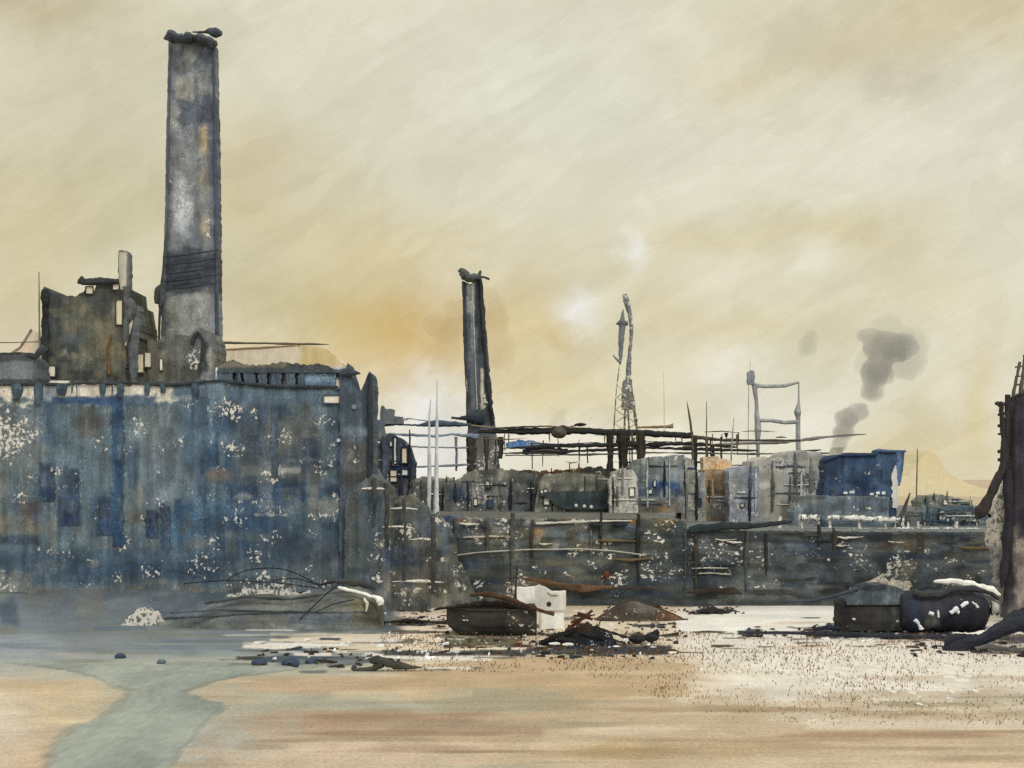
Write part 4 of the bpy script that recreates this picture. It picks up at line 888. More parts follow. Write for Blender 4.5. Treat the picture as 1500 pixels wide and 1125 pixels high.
# pole masts and sticks
for nm, lb, q, r_, c, d in (
    ('pole', 'taller of two pale poles rising before the white steam', [(639, 757), (639, 700), (640, 620), (640, 556)], [.3, .24, .13, .05], (196, 198, 192), 137),
    ('pole', 'shorter of two pale poles rising before the white steam', [(628, 757), (629, 680), (629, 610), (631, 585)], [.2, .18, .1, .04], (196, 198, 192), 137.3),
    ('stick_mast', 'leaning forked stick mast above the right part of the bridge', [(1016, 690), (1014, 640), (1010, 610), (1006, 588)], [.12, .13, .12, .03], (88, 80, 66), 178),
    ('stick_mast', 'upright thin stick mast between the leaning one and the steel portal', [(1036, 690), (1035, 640), (1035, 588)], [.09, .08, .04], (100, 90, 72), 178.4),
    ('stick_mast', 'pale short stick mast nearest the steel portal', [(1070, 700), (1072, 650), (1075, 612)], [.12, .11, .05], (142, 140, 126), 178.2),
    ('guy_mast', 'hair thin pale mast just left of the steel portal', [(1094, 720), (1096, 640), (1097, 545)], [.06, .05, .05], (160, 154, 134), 188),
    ('pole', 'thin bare pole standing right of the blue shed', [(1342, 752), (1343, 700), (1344, 657)], [.1, .08, .05], (98, 92, 80), 176),
    ('pole', 'faint thin stick standing between the two middle chimneys and the derrick', [(973, 640), (973, 600), (972, 545)], [.05, .05, .03], (196, 182, 146), 182)):
    m = MB(); bar(m, q, d, r_, c, .5, .4); tag(recentre(m.build(nm, M_iron)), lb, 'mast' if 'mast' in nm else 'pole')

# derrick: spired post with a bent jib and splayed legs
d = 196.0
root = thing('derrick', 'spindly grey derrick with spired post, bent jib and splayed legs', 'derrick', (wx(918, d), d, wz(632, d)))
G = (116, 118, 118)
m = MB(); bar(m, [(909, 534), (909, 520), (910, 495), (911, 485), (911, 474), (912, 462), (913, 453)], d, [.1, .28, .4, .42, .55, .26, .05], G, .4, .3); m.build('spire', M_iron, root)
m = MB(); bar(m, [(902, 475), (907, 473), (912, 472), (918, 474), (919, 477)], d - .2, [.06, .3, .5, .35, .1], (104, 106, 106), .4, .2); m.build('collar', M_iron, root)
m = MB(); bar(m, [(898, 520), (901, 524), (907, 529), (909, 530)], d - .1, [.08, .12, .2, .25], (128, 126, 118), .4, .2); m.build('hook', M_iron, root)
m = MB(); bar(m, [(915, 431), (917, 440), (920, 450), (923, 462), (925, 480), (924, 500), (922, 520), (921, 540), (920, 560)], d + .4, [.3, .46, .38, .3, .26, .22, .28, .34, .46], Paint((122, 122, 118), 6, .45), .4, .3); m.build('jib', M_steel, root)
m = MB(); m.facade(911, 927, [(911, 558), (918, 552), (927, 556)], 600, d, 1.0, Paint((112, 110, 104), 5, .5), res=.9, rag=2, side=1.5, seed=5, edges=[(552, 913, 925), (600, 911, 929)]); m.build('winch_house', M_steel, root)
for q, r_ in (([(895, 736), (899, 630), (903, 570), (908, 530)], [.14, .1, .09, .06]), ([(914, 736), (914, 640), (916, 600)], [.14, .14, .14]), ([(938, 736), (933, 630), (928, 590), (924, 556)], [.22, .22, .2, .16]), ([(924, 736), (922, 640), (920, 600)], [.12, .12, .12])):
    m = MB(); bar(m, q, d + .2, r_, Paint((100, 96, 86), 3, .5), .8, .3); m.build('leg', M_steel, root)
m = MB()
for y0, y1 in ((565, 582), (582, 600), (600, 620), (620, 645)):
    f0, f1 = (y0 - 530) / 100, (y1 - 530) / 100
    bar(m, [(908 - 9 * f0, y0), (923 + 10 * f1, y1)], d, .06, (150, 140, 116), .8, .3); bar(m, [(923 + 10 * f0, y0), (908 - 9 * f1, y1)], d, .06, (150, 140, 116), .8, .3)
m.build('brace', M_iron, root)
m = MB(); bar(m, [(932, 626), (950, 626), (975, 625), (986, 624)], d, [.2, .16, .18, .3], (132, 114, 78), .7, .3); m.build('boom', M_iron, root)

# steel portal
d = 186.0
root = thing('portal_frame', 'tall grey two legged steel portal with two crossbars', 'portal frame', (wx(1136, d), d, ZR))
PG = (156, 156, 150)
m = MB(); bar(m, [(1111, 755), (1111, 700), (1110, 650), (1110, 630), (1110, 618), (1109, 612), (1108, 590), (1106, 572), (1105, 562)], d, [.3, .26, .24, .46, .38, .36, .24, .34, .42], PG, .16, .3); m.build('leg', M_steel, root)
m = MB(); bar(m, [(1169, 755), (1170, 690), (1169, 640), (1169, 612), (1168, 604), (1170, 590), (1170, 560)], d, [.38, .34, .34, .32, .5, .16, .07], PG, .16, .3); m.build('leg', M_steel, root)
m = MB(); bar(m, [(1108, 565), (1125, 566), (1150, 565), (1170, 560)], d - .1, [.3, .27, .28, .16], PG, .16, .3); m.build('crossbar', M_steel, root)
m = MB(); bar(m, [(1108, 616), (1130, 616), (1150, 619), (1171, 618)], d - .1, [.26, .25, .27, .26], PG, .16, .3); m.build('crossbar', M_steel, root)
m = MB(); m.facade(1096, 1106, [(1096, 545), (1100, 542), (1106, 543)], 563, d - .5, 1, Paint((134, 136, 136), 3), res=.9, rag=.6, side=.6, seed=6); m.build('lamp_housing', M_steel, root)
m = MB(); bar(m, [(1098, 548), (1099, 530)], d, .04, (150, 144, 124), .4, .3); m.build('aerial', M_iron, root)
# inclined conveyor from the bridge to the blue shed's flue
d = 184.0
m = MB(); bar(m, [(1000, 654), (1080, 650), (1150, 647), (1180, 644), (1210, 640), (1245, 637), (1269, 636)], d, [.12, .2, .22, .24, .2, .14, .08], (130, 124, 116), .5, .35)
tag(recentre(m.build('conveyor_boom', M_steel)), 'thin grey conveyor boom rising rightward behind the portal legs', 'conveyor')
m = MB(); bar(m, [(1136, 641), (1144, 640), (1152, 641)], 183, [.05, .12, .05], (44, 44, 44), .5, .2); tag(recentre(m.build('pulley_bar', M_iron)), 'short black bar hanging between the portal legs', 'bar')
m = MB(); bar(m, [(1178, 660), (1192, 660), (1203, 659)], 183, [.06, .14, .06], (52, 54, 56), .5, .2); tag(recentre(m.build('pulley_bar', M_iron)), 'short black bar just right of the portal leg', 'bar')
m = MB(); m.tube([at(1064, 634, 180), at(1064, 641, 180)], [.32, .12], (44, 42, 40), 8, .2); m.tube([at(1064, 640, 180), at(1064, 648, 180)], .05, (60, 58, 54), 6)
tag(recentre(m.build('lantern', M_iron)), 'tiny black lantern on top of the bridge pipe', 'lantern')

# sheds along the quay, left to right
shed('speckled_shed', 'grey speckled shed under the second chimney', 'shed', 650, 788, [(650, 708), (668, 702), (690, 690), (735, 686), (760, 690), (788, 694)], 168, 8,
     Paint((108, 108, 100), 5, .25).many([(735, 700, 790, 760, (96, 104, 108), .85, .5, .4, True, 10, 30), (650, 708, 720, 760, (84, 88, 90), .8, .6, .5), (690, 684, 760, 702, (150, 144, 124), .6, .7, .6), (740, 720, 752, 760, (126, 134, 138), .7, .5, .4), (740, 700, 790, 720, (80, 82, 74), .8, .5, .5), (655, 715, 690, 735, (54, 68, 92), .7, .6, .5)]).dry(660, 690, 740, 760, .5), M_far, rag=2)
shed('low_lean_to', 'low charcoal lean-to between dark frame house and speckled shed', 'shed', 600, 664, [(600, 706), (620, 698), (640, 702), (664, 700)], 171, 5, Paint((92, 92, 84), 6, .2).many([(600, 696, 664, 706, (150, 146, 130), .7, .6, .6)]), seed=19, rag=2)
shed('rust_shed', 'low black roofed shed streaked with rust behind the olive shed', 'shed', 745, 905, [(745, 692), (775, 689), (800, 690), (850, 686), (880, 684), (905, 688)], 176, 6,
     Paint((66, 60, 50), 6, .15).many([(780, 684, 850, 694, (120, 84, 44), .8, .6, .6), (850, 682, 905, 692, (44, 40, 36), .9, .5, .5)]), rag=1.6, seed=8)
r = shed('olive_shed', 'olive grey shed with pale slanting left gable and dark pointed lean-to', 'shed', 782, 902, [(782, 748), (788, 720), (793, 700), (800, 695), (830, 692), (870, 694), (895, 700), (902, 706)], 163, 8,
         Paint((116, 114, 98), 7, .08).many([(786, 700, 806, 750, (152, 150, 134), .9, .4, .4), (806, 705, 900, 722, (98, 100, 92), .8, .5, .4), (800, 738, 900, 762, (92, 90, 80), .8, .5, .5), (782, 748, 812, 770, (120, 122, 114), .8)]).dry(800, 735, 830, 765, .4), rag=1)
m = MB(); m.facade(794, 906, [(794, 723), (800, 721), (850, 719), (890, 717), (906, 719)], 746, 162.5, .4, Paint((62, 70, 68), 4).wash(820, 730, 890, 742, (54, 60, 62), .7), res=1.2, rag=1, side=1.5, seed=2, edges=[(716, 793, 906), (724, 793, 906), (738, 812, 904), (746, 826, 900)]); m.build('lean_to', M_wall, r)
for x, y in ((844, 739), (856, 740), (866, 741)):
    m = MB(); m.lump(at(x, y + 1.5, 162), (.2, .1, .2), (206, 204, 192), 2, .3); m.build('lamp', M_pale, r)
shed('plaster_hut', 'small pale plaster hut with smeared blue stain beside trestle leg', 'hut', 893, 934, [(893, 702), (900, 690), (915, 686), (928, 690), (934, 700)], 160, 5, Paint((168, 164, 150), 8, .5).many([(905, 700, 934, 722, (196, 192, 182), .7, .7, .5)]), M_far, rag=2)
shed('grey_warehouse', 'smooth grey warehouse with a navy band along its foot', 'warehouse', 926, 1002, [(926, 684), (938, 672), (960, 669), (1002, 667)], 164, 9,
     Paint((126, 132, 130), 9, .05).many([(926, 668, 1002, 690, (140, 138, 120), .6, .7, .5), (950, 704, 998, 722, (44, 72, 112), .85, .6, .5, False, 14), (926, 716, 1002, 728, (64, 76, 88), .8, .5, .5), (926, 730, 1002, 760, (92, 84, 68), .8, .5, .5), (960, 740, 990, 756, (156, 120, 66), .7, .7, .6, False)]).dry(930, 676, 960, 720, .3))
shed('timber_store', 'pale timber store with worn upright boards right of the grey warehouse', 'store', 998, 1034, [(998, 668), (1016, 672), (1018, 690), (1034, 692)], 168, 6, Paint((158, 154, 138), 9, .25).many([(1000, 672, 1012, 720, (180, 174, 156), .7, .5, .4, True, 5, 30), (1016, 690, 1034, 740, (128, 130, 128), .8), (998, 722, 1034, 760, (96, 98, 94), .7, .6, .5)]).dry(998, 720, 1034, 760, .5))
shed('brown_shed', 'rust brown low shed below the stick masts', 'shed', 1032, 1078, [(1032, 688), (1055, 688), (1078, 692)], 170, 6, Paint((142, 120, 92), 10, .2).many([(1032, 708, 1078, 725, (86, 80, 66), .85, .5, .6), (1032, 722, 1078, 760, (132, 134, 128), .8, .5, .5)]).dry(1032, 720, 1078, 760, .55))
m = MB(); m.facade(1030, 1072, [(1030, 672), (1045, 668), (1072, 674)], 690, 176, 3, Paint((214, 182, 140), 3, .45).many([(1040, 674, 1060, 688, (204, 160, 106), .6)]), res=1.4, rag=2, seed=8); tag(recentre(m.build('sand_heap', M_far)), 'peach coloured sand heap behind the rust brown shed', 'heap')
shed('lilac_shed', 'tall lilac grey plank shed left of the portal foot', 'shed', 1068, 1112, [(1068, 690), (1080, 684), (1112, 682)], 166, 7, Paint((142, 144, 146), 11, .15).many([(1086, 686, 1112, 750, (132, 138, 146), .8, .5, .4, True, 6, 40), (1068, 690, 1086, 750, (156, 154, 146), .8, .5, .4, True, 6, 40)]).dry(1066, 720, 1112, 765, .5))
shed('whitewashed_shed', 'dirty whitewashed shed behind the portal legs, flecked with dark marks', 'shed', 1104, 1216, [(1104, 676), (1120, 670), (1145, 672), (1150, 664), (1180, 660), (1200, 664), (1216, 668)], 168, 9,
     Paint((176, 174, 162), 12, .25).many([(1104, 690, 1150, 760, (160, 156, 140), .8, .5, .5, True, 8, 30), (1150, 668, 1160, 760, (172, 174, 172), .7, .5, .5, True, 6, 30), (1172, 690, 1212, 730, (170, 174, 172), .8, .6, .5), (1140, 730, 1170, 762, (112, 106, 88), .8, .6, .5), (1104, 660, 1150, 690, (208, 198, 174), .8, .6, .6)]).dry(1150, 680, 1212, 732, .72).dry(1110, 664, 1190, 700, .6), M_pale, rag=2.2)

# blue shed with smoking flue
d = 158.0
P = Paint((62, 78, 96), 14, .0).many([(1208, 664, 1240, 730, (50, 62, 80), .8, .5, .4), (1240, 666, 1290, 680, (58, 80, 104), .7, .6, .5), (1255, 690, 1285, 730, (38, 56, 86), .8, .7, .5, False, 14), (1225, 690, 1252, 726, (70, 90, 110), .6, .7, .5), (1280, 665, 1312, 730, (78, 100, 120), .7, .6, .4, True, 10, 30), (1290, 720, 1312, 745, (84, 104, 120), .6, .6, .5), (1215, 728, 1305, 752, (72, 86, 104), .6, .6, .5)])
r = shed('blue_shed', 'bold blue shed with a smoking flue near the right side', 'shed', 1208, 1313, [(1208, 674), (1214, 668), (1240, 666), (1284, 666), (1288, 659), (1300, 660), (1313, 662)], d, 3, P, M_wall, rag=.8, seed=6, res=1.2, group='plain')
m = MB(); m.facade(1313, 1326, [(1313, 660), (1326, 661)], 712, d + .8, 6, Paint((104, 126, 158), 3).many([(1320, 660, 1328, 712, (70, 92, 120), .8, .5, .4)]), res=1, rag=.6, side=.5, seed=4, edges=[(660, 1313, 1326), (700, 1311, 1321), (712, 1311, 1318)]); m.build('side_wall', M_wall, r)
m = MB(); m.facade(1307, 1315, [(1307, 694), (1312, 680), (1315, 692)], 744, d - .2, .3, Paint((208, 204, 190), 3, .2), res=1, rag=2.5, side=2, seed=9); m.build('whitewash_strip', M_pale, r)
m = MB(); bar(m, [(1204, 675), (1230, 667), (1284, 666)], d - .2, [.2, .16, .16], (46, 62, 84), .6, .3); bar(m, [(1284, 660), (1310, 661), (1327, 661)], d - .2, [.2, .15, .12], (84, 104, 124), .5, .3); m.build('roof_edge', M_iron, r)
m = MB(); m.facade(1215, 1236, [(1215, 655), (1236, 655)], 672, d + 2, 1.2, Paint((206, 198, 172), 3), res=1, rag=.4, side=.5, seed=4, edges=[(655, 1221, 1237), (672, 1214, 1231)]); m.build('flue', M_pale, r)
for x, y, w in ((1238, 722, .22), (1248, 721, .3), (1277, 724, .2), (1286, 722, .22), (1294, 722, .18), (1283, 727, .12)):
    m = MB(); m.box(wx(x, d) - w, wx(x, d) + w, d - .12, d - .03, wz(y, d) - .14, wz(y, d) + .14, (226, 222, 212), .04); m.build('window', M_pale, r)
shed('slab_store', 'flat smooth grey block along the foot of the blue shed', 'store', 1163, 1302, [(1163, 750), (1172, 728), (1200, 727), (1302, 728)], 153, 4, Paint((112, 120, 122), 5, .03).many([(1240, 728, 1302, 756, (92, 108, 124), .7, .6, .5), (1163, 726, 1210, 732, (72, 74, 72), .7, .5, .5)]), M_wall, rag=.8, seed=11, group='plain')
r = thing('barge_beams', 'dark slate stack of beams lying before the flat grey block', 'beam stack', (wx(1260, 149), 149, ZR))
for q, rr in (([(1202, 756), (1206, 766), (1212, 770), (1225, 770), (1250, 769), (1290, 770), (1318, 768)], [.25, .4, .42, .5, .5, .45, .2]), ([(1212, 773), (1260, 773), (1300, 772)], [.2, .3, .2])):
    m = MB(); bar(m, q, 149, rr, (76, 86, 90), .5, .3); m.build('beam', M_wood, r)
m = MB(); bar(m, [(1308, 775), (1316, 762), (1325, 745), (1333, 722)], 148, [.1, .2, .22, .08], (76, 72, 66), .5, .3); tag(recentre(m.build('leaning_post', M_wood)), 'leaning dark post right of the blue shed', 'post')
r = thing('guard_rail', 'whitewashed double guard rail along the quay edge below the blue shed', 'railing', (wx(1240, 144), 144, ZR))
for q, rr in (([(1170, 758), (1200, 758)], .28), ([(1212, 758), (1260, 759), (1318, 762)], [.24, .22, .3]), ([(1135, 783), (1180, 779), (1220, 777), (1270, 777)], [.08, .16, .2, .16]), ([(1250, 775), (1330, 775), (1400, 776), (1470, 776)], [.08, .12, .2, .2])):
    m = MB(); bar(m, q, 144, rr, (230, 224, 208, .5), .9, .2); m.build('rail', M_pale, r)
for x in (1142, 1173, 1215, 1258, 1296, 1310, 1322, 1330, 1345, 1400, 1450):
    m = MB(); bar(m, [(x, 784), (x + 1, 756 if x < 1325 else 764)], 144.4, .14, (222, 214, 196, .5), 1.0, .3); m.build('post', M_pale, r)
shed('slate_sheds', 'dark slate sheds low on the quay between blue shed and dark tower', 'shed', 1335, 1448, [(1335, 762), (1345, 750), (1365, 752), (1380, 746), (1400, 748), (1420, 742), (1448, 752)], 152, 5, Paint((84, 98, 104), 8, .2).many([(1350, 755, 1385, 776, (62, 78, 92), .8, .5, .5), (1400, 745, 1440, 756, (60, 82, 102), .8), (1335, 745, 1360, 755, (196, 186, 160), .6)]).dry(1400, 748, 1450, 776, .5), M_wall, rag=2)
shed('far_roofs', 'faint grey roofs on the skyline left of the dark tower', 'shed', 1350, 1425, [(1350, 735), (1360, 727), (1385, 726), (1410, 732), (1425, 734)], 230, 6, Paint((124, 126, 112), 5, .15), M_far, rag=1.5, base=744)
for x0, x1, yt, yb, dd, lb, c in ((1318, 1450, 750, 757, 150.2, 'thin dark pipe along the top of the slate sheds', (70, 76, 76)),):
    m = MB(); bar(m, [(x0, yb + 1), ((x0 + x1) / 2, yt + 1), (x1, yt - 2)], dd, [.08, .1, .08], c, .6, .3); tag(recentre(m.build('pipe_run', M_iron)), lb, 'pipe')

# dark tower at the right edge
d = 116.0
root = thing('dark_tower', 'dark plum tower cut by the right edge with ladder and curved brace', 'tower', (wx(1520, d), d, 0))
P = Paint((58, 54, 58), 19, .02).many([(1476, 570, 1488, 800, (40, 36, 40), .85, .5, .4, True, 6, 50), (1488, 590, 1520, 780, (54, 52, 62), .7, .6, .4, True, 10, 40), (1476, 775, 1600, 905, (138, 128, 114), .92, .45, .5, True, 14, 20), (1490, 740, 1510, 790, (46, 44, 52), .8, .6, .4, True, 6, 30), (1476, 730, 1484, 860, (46, 42, 44), .85, .5, .5, True, 5, 40)])
m = MB(); m.facade(1480, 1620, [(1480, 590), (1478, 580), (1486, 576), (1500, 570), (1620, 566)], 905, d, 1.4, P, res=1.2, rag=1.4, side=1.2, seed=6, edges=[(566, 1491, 1620), (600, 1487, 1620), (650, 1484, 1620), (720, 1485, 1620), (860, 1480, 1620), (905, 1474, 1620)]); m.build('wall', M_wall, root)
m = MB()
for q, rr in (([(1484, 580), (1491, 545), (1494, 530)], .13), ([(1495, 576), (1500, 540), (1502, 520)], .16)): bar(m, q, d - .2, rr, (84, 78, 70), .6, .25)
for y in (538, 552, 564): bar(m, [(1487, y), (1501, y - 2)], d - .25, .08, (84, 78, 70), .5, .2)
m.build('lattice_mast', M_iron, root)
m = MB()
for q in ([(1466, 588), (1470, 640), (1469, 680)], [(1476, 578), (1475, 640), (1474, 690)]): bar(m, q, d - .5, .2, (52, 46, 46), .6, .25)
for y in (592, 606, 622, 634, 660, 672): bar(m, [(1462, y + 2), (1478, y - 2)], d - .5, .14, (54, 48, 46), .6, .2)
m.build('ladder', M_iron, root)
m = MB(); m.lump(at(1461, 591, d - .5), (.22, .15, .18), (60, 54, 52), 2, .2); m.build('lamp', M_iron, root)
m = MB(); bar(m, [(1474, 664), (1468, 690), (1458, 710), (1450, 728), (1444, 738), (1436, 752), (1430, 760)], d - .6, [.15, .28, .3, .32, .4, .5, .15], (52, 46, 44), .6, .25); m.build('brace', M_iron, root)
m = MB(); bar(m, [(1476, 688), (1478, 760), (1474, 800), (1470, 840), (1467, 862)], d - .7, [.3, .4, .35, .28, .08], (42, 40, 44), .5, .3); m.build('fender_pile', M_iron, root)
d = 117.5
m = MB(); m.facade(1444, 1476, [(1444, 735), (1452, 720), (1462, 700), (1468, 690), (1476, 688)], 905, d, 1, Paint((200, 192, 172), 5, .5).many([(1444, 800, 1476, 905, (140, 136, 128), .9, .5, .4), (1444, 740, 1460, 780, (196, 190, 176), .6)]), res=1.3, rag=2, side=3, seed=12, edges=[(688, 1466, 1484), (735, 1456, 1484), (790, 1450, 1484), (820, 1456, 1482), (905, 1466, 1482)])
tag(recentre(m.build('pier', M_pale)), 'chipped white masonry pier leaning against the dark tower', 'pier')

# ================================================================== SMOKE AND STEAM (air with soot in it)
def vapour(name, col, dens, aniso=.2):
    m = bpy.data.materials.new(name); m.use_nodes = True; t = m.node_tree
    t.nodes.remove(t.nodes['Principled BSDF'])
    v = t.nodes.new('ShaderNodeVolumePrincipled'); v.inputs['Color'].default_value = tuple(col) + (1,); v.inputs['Density'].default_value = dens; v.inputs['Anisotropy'].default_value = aniso
    t.links.new(v.outputs[0], t.nodes['Material Output'].inputs['Volume']); return m
V_soot = vapour('soot_smoke', (.42, .41, .40), .36); V_thin = vapour('thin_smoke', (.46, .45, .42), .09); V_steam = vapour('white_steam', (1, 1, 1), .05, 0)
tx = bpy.data.textures.new('billow', 'CLOUDS'); tx.noise_scale = 1.5; tx.noise_depth = 4
def plume(name, label, cat, puffs, d, mat, n=.35, amp=1.0):
    m = MB(); k = d / F
    for x, y, rx, ry, dm in puffs: m.lump((wx(x, d), d + random.uniform(-.3, .3), wz(y, d)), (rx * k, min(rx, ry) * k * dm, ry * k), (128, 128, 128), 3, n, 1.5)
    o = m.build(name, mat, smooth=True); recentre(o); tag(o, label, cat)
    rm = o.modifiers.new('union', 'REMESH'); rm.mode = 'VOXEL'; rm.voxel_size = .28; rm.use_smooth_shade = True
    dp = o.modifiers.new('billows', 'DISPLACE'); dp.texture = tx; dp.strength = amp; dp.mid_level = .5; dp.texture_coords = 'LOCAL'
    return o
plume('smoke_column', 'dense grey smoke leaving the blue shed flue', 'smoke', [(1229, 652, 11, 11, 1.2), (1236, 634, 15, 15, 1.2), (1240, 614, 17, 17, 1.2), (1254, 604, 17, 14, 1.2), (1262, 600, 12, 12, 1.2)], 160, V_soot, .22)
plume('smoke_cloud', 'ragged dark smoke cloud drifting above the dense smoke column', 'smoke', [(1278, 570, 17, 20, 1.2), (1284, 545, 24, 26, 1.2), (1296, 512, 34, 26, 1), (1318, 508, 26, 22, 1), (1276, 492, 20, 14, 1)], 162, vapour('soot_cloud', (.38, .38, .39), .3), .3)
plume('smoke_haze', 'thin pale smoke spreading right of the dark smoke cloud', 'smoke', [(1325, 530, 36, 30, 1), (1335, 505, 26, 26, 1), (1266, 530, 16, 20, 1), (1300, 478, 24, 18, 1)], 166, V_thin, .3)
plume('smoke_wisp', 'small lone smoke puff high left of the smoke cloud', 'smoke', [(1184, 506, 15, 18, 1.2), (1190, 492, 10, 12, 1.2)], 163, vapour('wisp_smoke', (.46, .45, .42), .14), .2)
plume('steam_cloud', 'billowing white steam between the blue hall and the second chimney', 'steam', [(648, 630, 38, 40, 1.2), (660, 596, 24, 22, 1.2), (632, 660, 30, 24, 1.2), (662, 665, 26, 24, 1.2)], 212, V_steam, .3)
plume('rust_fume', 'broad thin rust coloured fume hanging round the second chimney', 'fume', [(722, 465, 26, 34, 1), (730, 520, 22, 30, 1), (716, 440, 18, 18, 1), (652, 478, 34, 22, 1), (672, 455, 22, 22, 1)], 206, vapour('rust_fume', (.66, .38, .08), .06), .45, 2.2)
plume('smoke_wisp', 'faint brown smoke puff rising from the bridge valve', 'smoke', [(819, 618, 14, 12, 1), (823, 606, 9, 8, 1)], 182, vapour('brown_smoke', (.36, .30, .20), .10), .2)

# ================================================================== FORESHORE
def boat(root, x0, x1, ydeck, ykeel, d, beam, col, inside, flip=False, bow=1, sheer=.25, rake=.18, nsec=26, gun=(60, 52, 44), mat=None):
    """clinker hull lofted from U sections; flip = keel up. parts: hull, gunwale, keel, thwarts"""
    X0, X1 = wx(x0, d), wx(x1, d); z1 = wz(ydeck, d); z0 = wz(ykeel, d); Hh = z1 - z0; L = X1 - X0
    outer, inner, rim_a, rim_b, keel = [], [], [], [], []
    for i in range(nsec + 1):
        t = i / nsec; s = t if bow > 0 else 1 - t
        w = beam / 2 * (1 - max(0, (s - .45) / .55) ** 2.4) * (.82 + .18 * min(1, s * 4)) * 1.0
        w = max(w, .04)
        top = z1 + sheer * (2 * s - 1) ** 2 * (1 if not flip else -0.2); bot = z0 + Hh * .55 * max(0, (s - .75) / .25) ** 2 * (0 if flip else 1)
        x = X0 + L * t
        if flip:
            top = bot + Hh * max(.05, min(1.0, t / .4) ** .7 * min(1.0, (1 - t) / .62) ** .75)
        so, si = [], []
        for k in range(13):
            a = math.pi * k / 12
            yy = d + w * math.copysign(abs(math.cos(a)) ** .6, math.cos(a)); f = math.sin(a) ** .75
            f2 = 1 + .05 * (float(fbm(np.array(i * .5), np.array(k * .8), 77)) - .5)
            zz = top - (top - bot) * f * f2 if not flip else bot + (top - bot) * f * f2
            so.append((x - rake * (1 - f) * bow * 0 + bow * rake * (zz - z0) * (s > .5), yy, zz))
        outer.append(so)
        rim_a.append((so[0][0], so[0][1], so[0][2])); rim_b.append((so[-1][0], so[-1][1], so[-1][2])); keel.append(so[6])
    m = MB(); m.loft(outer, col, caps=False, close=False)
    n = 13
    e = len(m.v); m.add(outer[0] + [np.mean(outer[0], 0)], [tuple((a, a + 1, n)) for a in range(n - 1)], col)
    m.add(outer[-1] + [np.mean(outer[-1], 0)], [tuple((a, a + 1, n)) for a in range(n - 1)], col)
    if not flip:
        sh = [[(p[0] * .985 + .015 * (X0 + X1) / 2, d + (p[1] - d) * .9, p[2] + .07) for p in so] for so in outer]
        m.loft(sh, inside, caps=False, close=False)
    m.build('hull', mat or M_wood, root)
    g_ = MB(); g_.tube(rim_a, .09, gun, 6, .7); g_.tube(rim_b, .09, gun, 6, .7); g_.build('gunwale', M_wood, root)
    k_ = MB(); k_.tube(keel, .08, gun, 6, .6); k_.build('keel', M_wood, root)
    if not flip:
        for t in (.3, .5, .7):
            i = int(t * nsec); a, b = rim_a[i], rim_b[i]
            q = MB(); q.box(a[0] - .18, a[0] + .18, min(a[1], b[1]), max(a[1], b[1]), a[2] - .22, a[2] - .15, gun); q.build('thwart', M_wood, root)


# long upturned hull at left
d = gd(921)
root = thing('upturned_hull', 'long grey upturned hull with rounded olive stern below the hall', 'boat', (wx(410, d), d, 0))
secs = []
HP = Paint((112, 112, 102), 33, .06).many([(180, 870, 360, 912, (98, 104, 104), .8, .6, .4, True, 30, 8), (300, 866, 420, 886, (78, 80, 76), .7, .6, .5, True, 30, 6), (240, 895, 520, 905, (92, 98, 98), .7, .6, .6, True, 40, 5), (440, 862, 520, 885, (92, 94, 90), .7, .6, .5, True, 20, 6), (420, 900, 520, 920, (88, 98, 106), .8, .6, .5, True, 30, 6), (512, 872, 545, 900, (110, 106, 78), .9, .5, .5), (530, 872, 562, 918, (62, 60, 48), .9, .5, .4), (512, 898, 560, 920, (72, 68, 54), .85, .5, .5)])
for i in range(61):
    t = i / 60; x = 215 + (560 - 215) * t
    hgt = np.interp(x, [215, 260, 300, 360, 420, 470, 500, 520, 545, 556, 560], [2, 16, 34, 48, 46, 52, 56, 58, 46, 30, 8])
    R_ = hgt * d / F; w = 2.6 * min(1, hgt / 40) + .1
    k = 1 + .1 * (float(fbm(np.array(i * .4), np.array(2.), 5)) - .5)
    secs.append([(wx(x, d), d + 2.2 + w * math.copysign(abs(math.cos(a)) ** .7, -math.cos(a)), R_ * k * max(0, math.sin(a)) ** .7 - .02) for a in np.linspace(0, math.pi, 17)])
m = MB(); m.loft(secs, HP, caps=True, close=False); m.build('hull', M_wood, root, smooth=True)
for q, r_, c in (([(300, 884), (360, 874), (420, 878), (470, 872)], .1, (64, 66, 64)), ([(240, 906), (320, 902), (420, 896), (480, 898), (540, 896)], .08, (70, 74, 74)), ([(250, 898), (330, 893), (440, 897)], .06, (74, 76, 74))):
    m = MB(); bar(m, q, d - .35, r_, c, .7, .3); m.build('plank_edge', M_wood, root)
m = MB(); bar(m, [(495, 860), (510, 864), (530, 868), (545, 874), (556, 878), (558, 886)], d - .3, [.08, .16, .14, .2, .34, .2], (232, 224, 206), .8, .2); m.build('keel_band', M_pale, root)
m = MB(); bar(m, [(533, 876), (538, 884), (536, 896)], d - .5, [.08, .14, .06], (206, 198, 176), .6, .2); m.build('patch', M_pale, root)
m = MB(); bar(m, [(464, 858), (490, 851), (515, 853), (540, 858), (552, 864)], d - .1, [.05, .22, .3, .2, .06], (66, 66, 60), .5, .3); m.build('tarpaulin', M_wood, root)
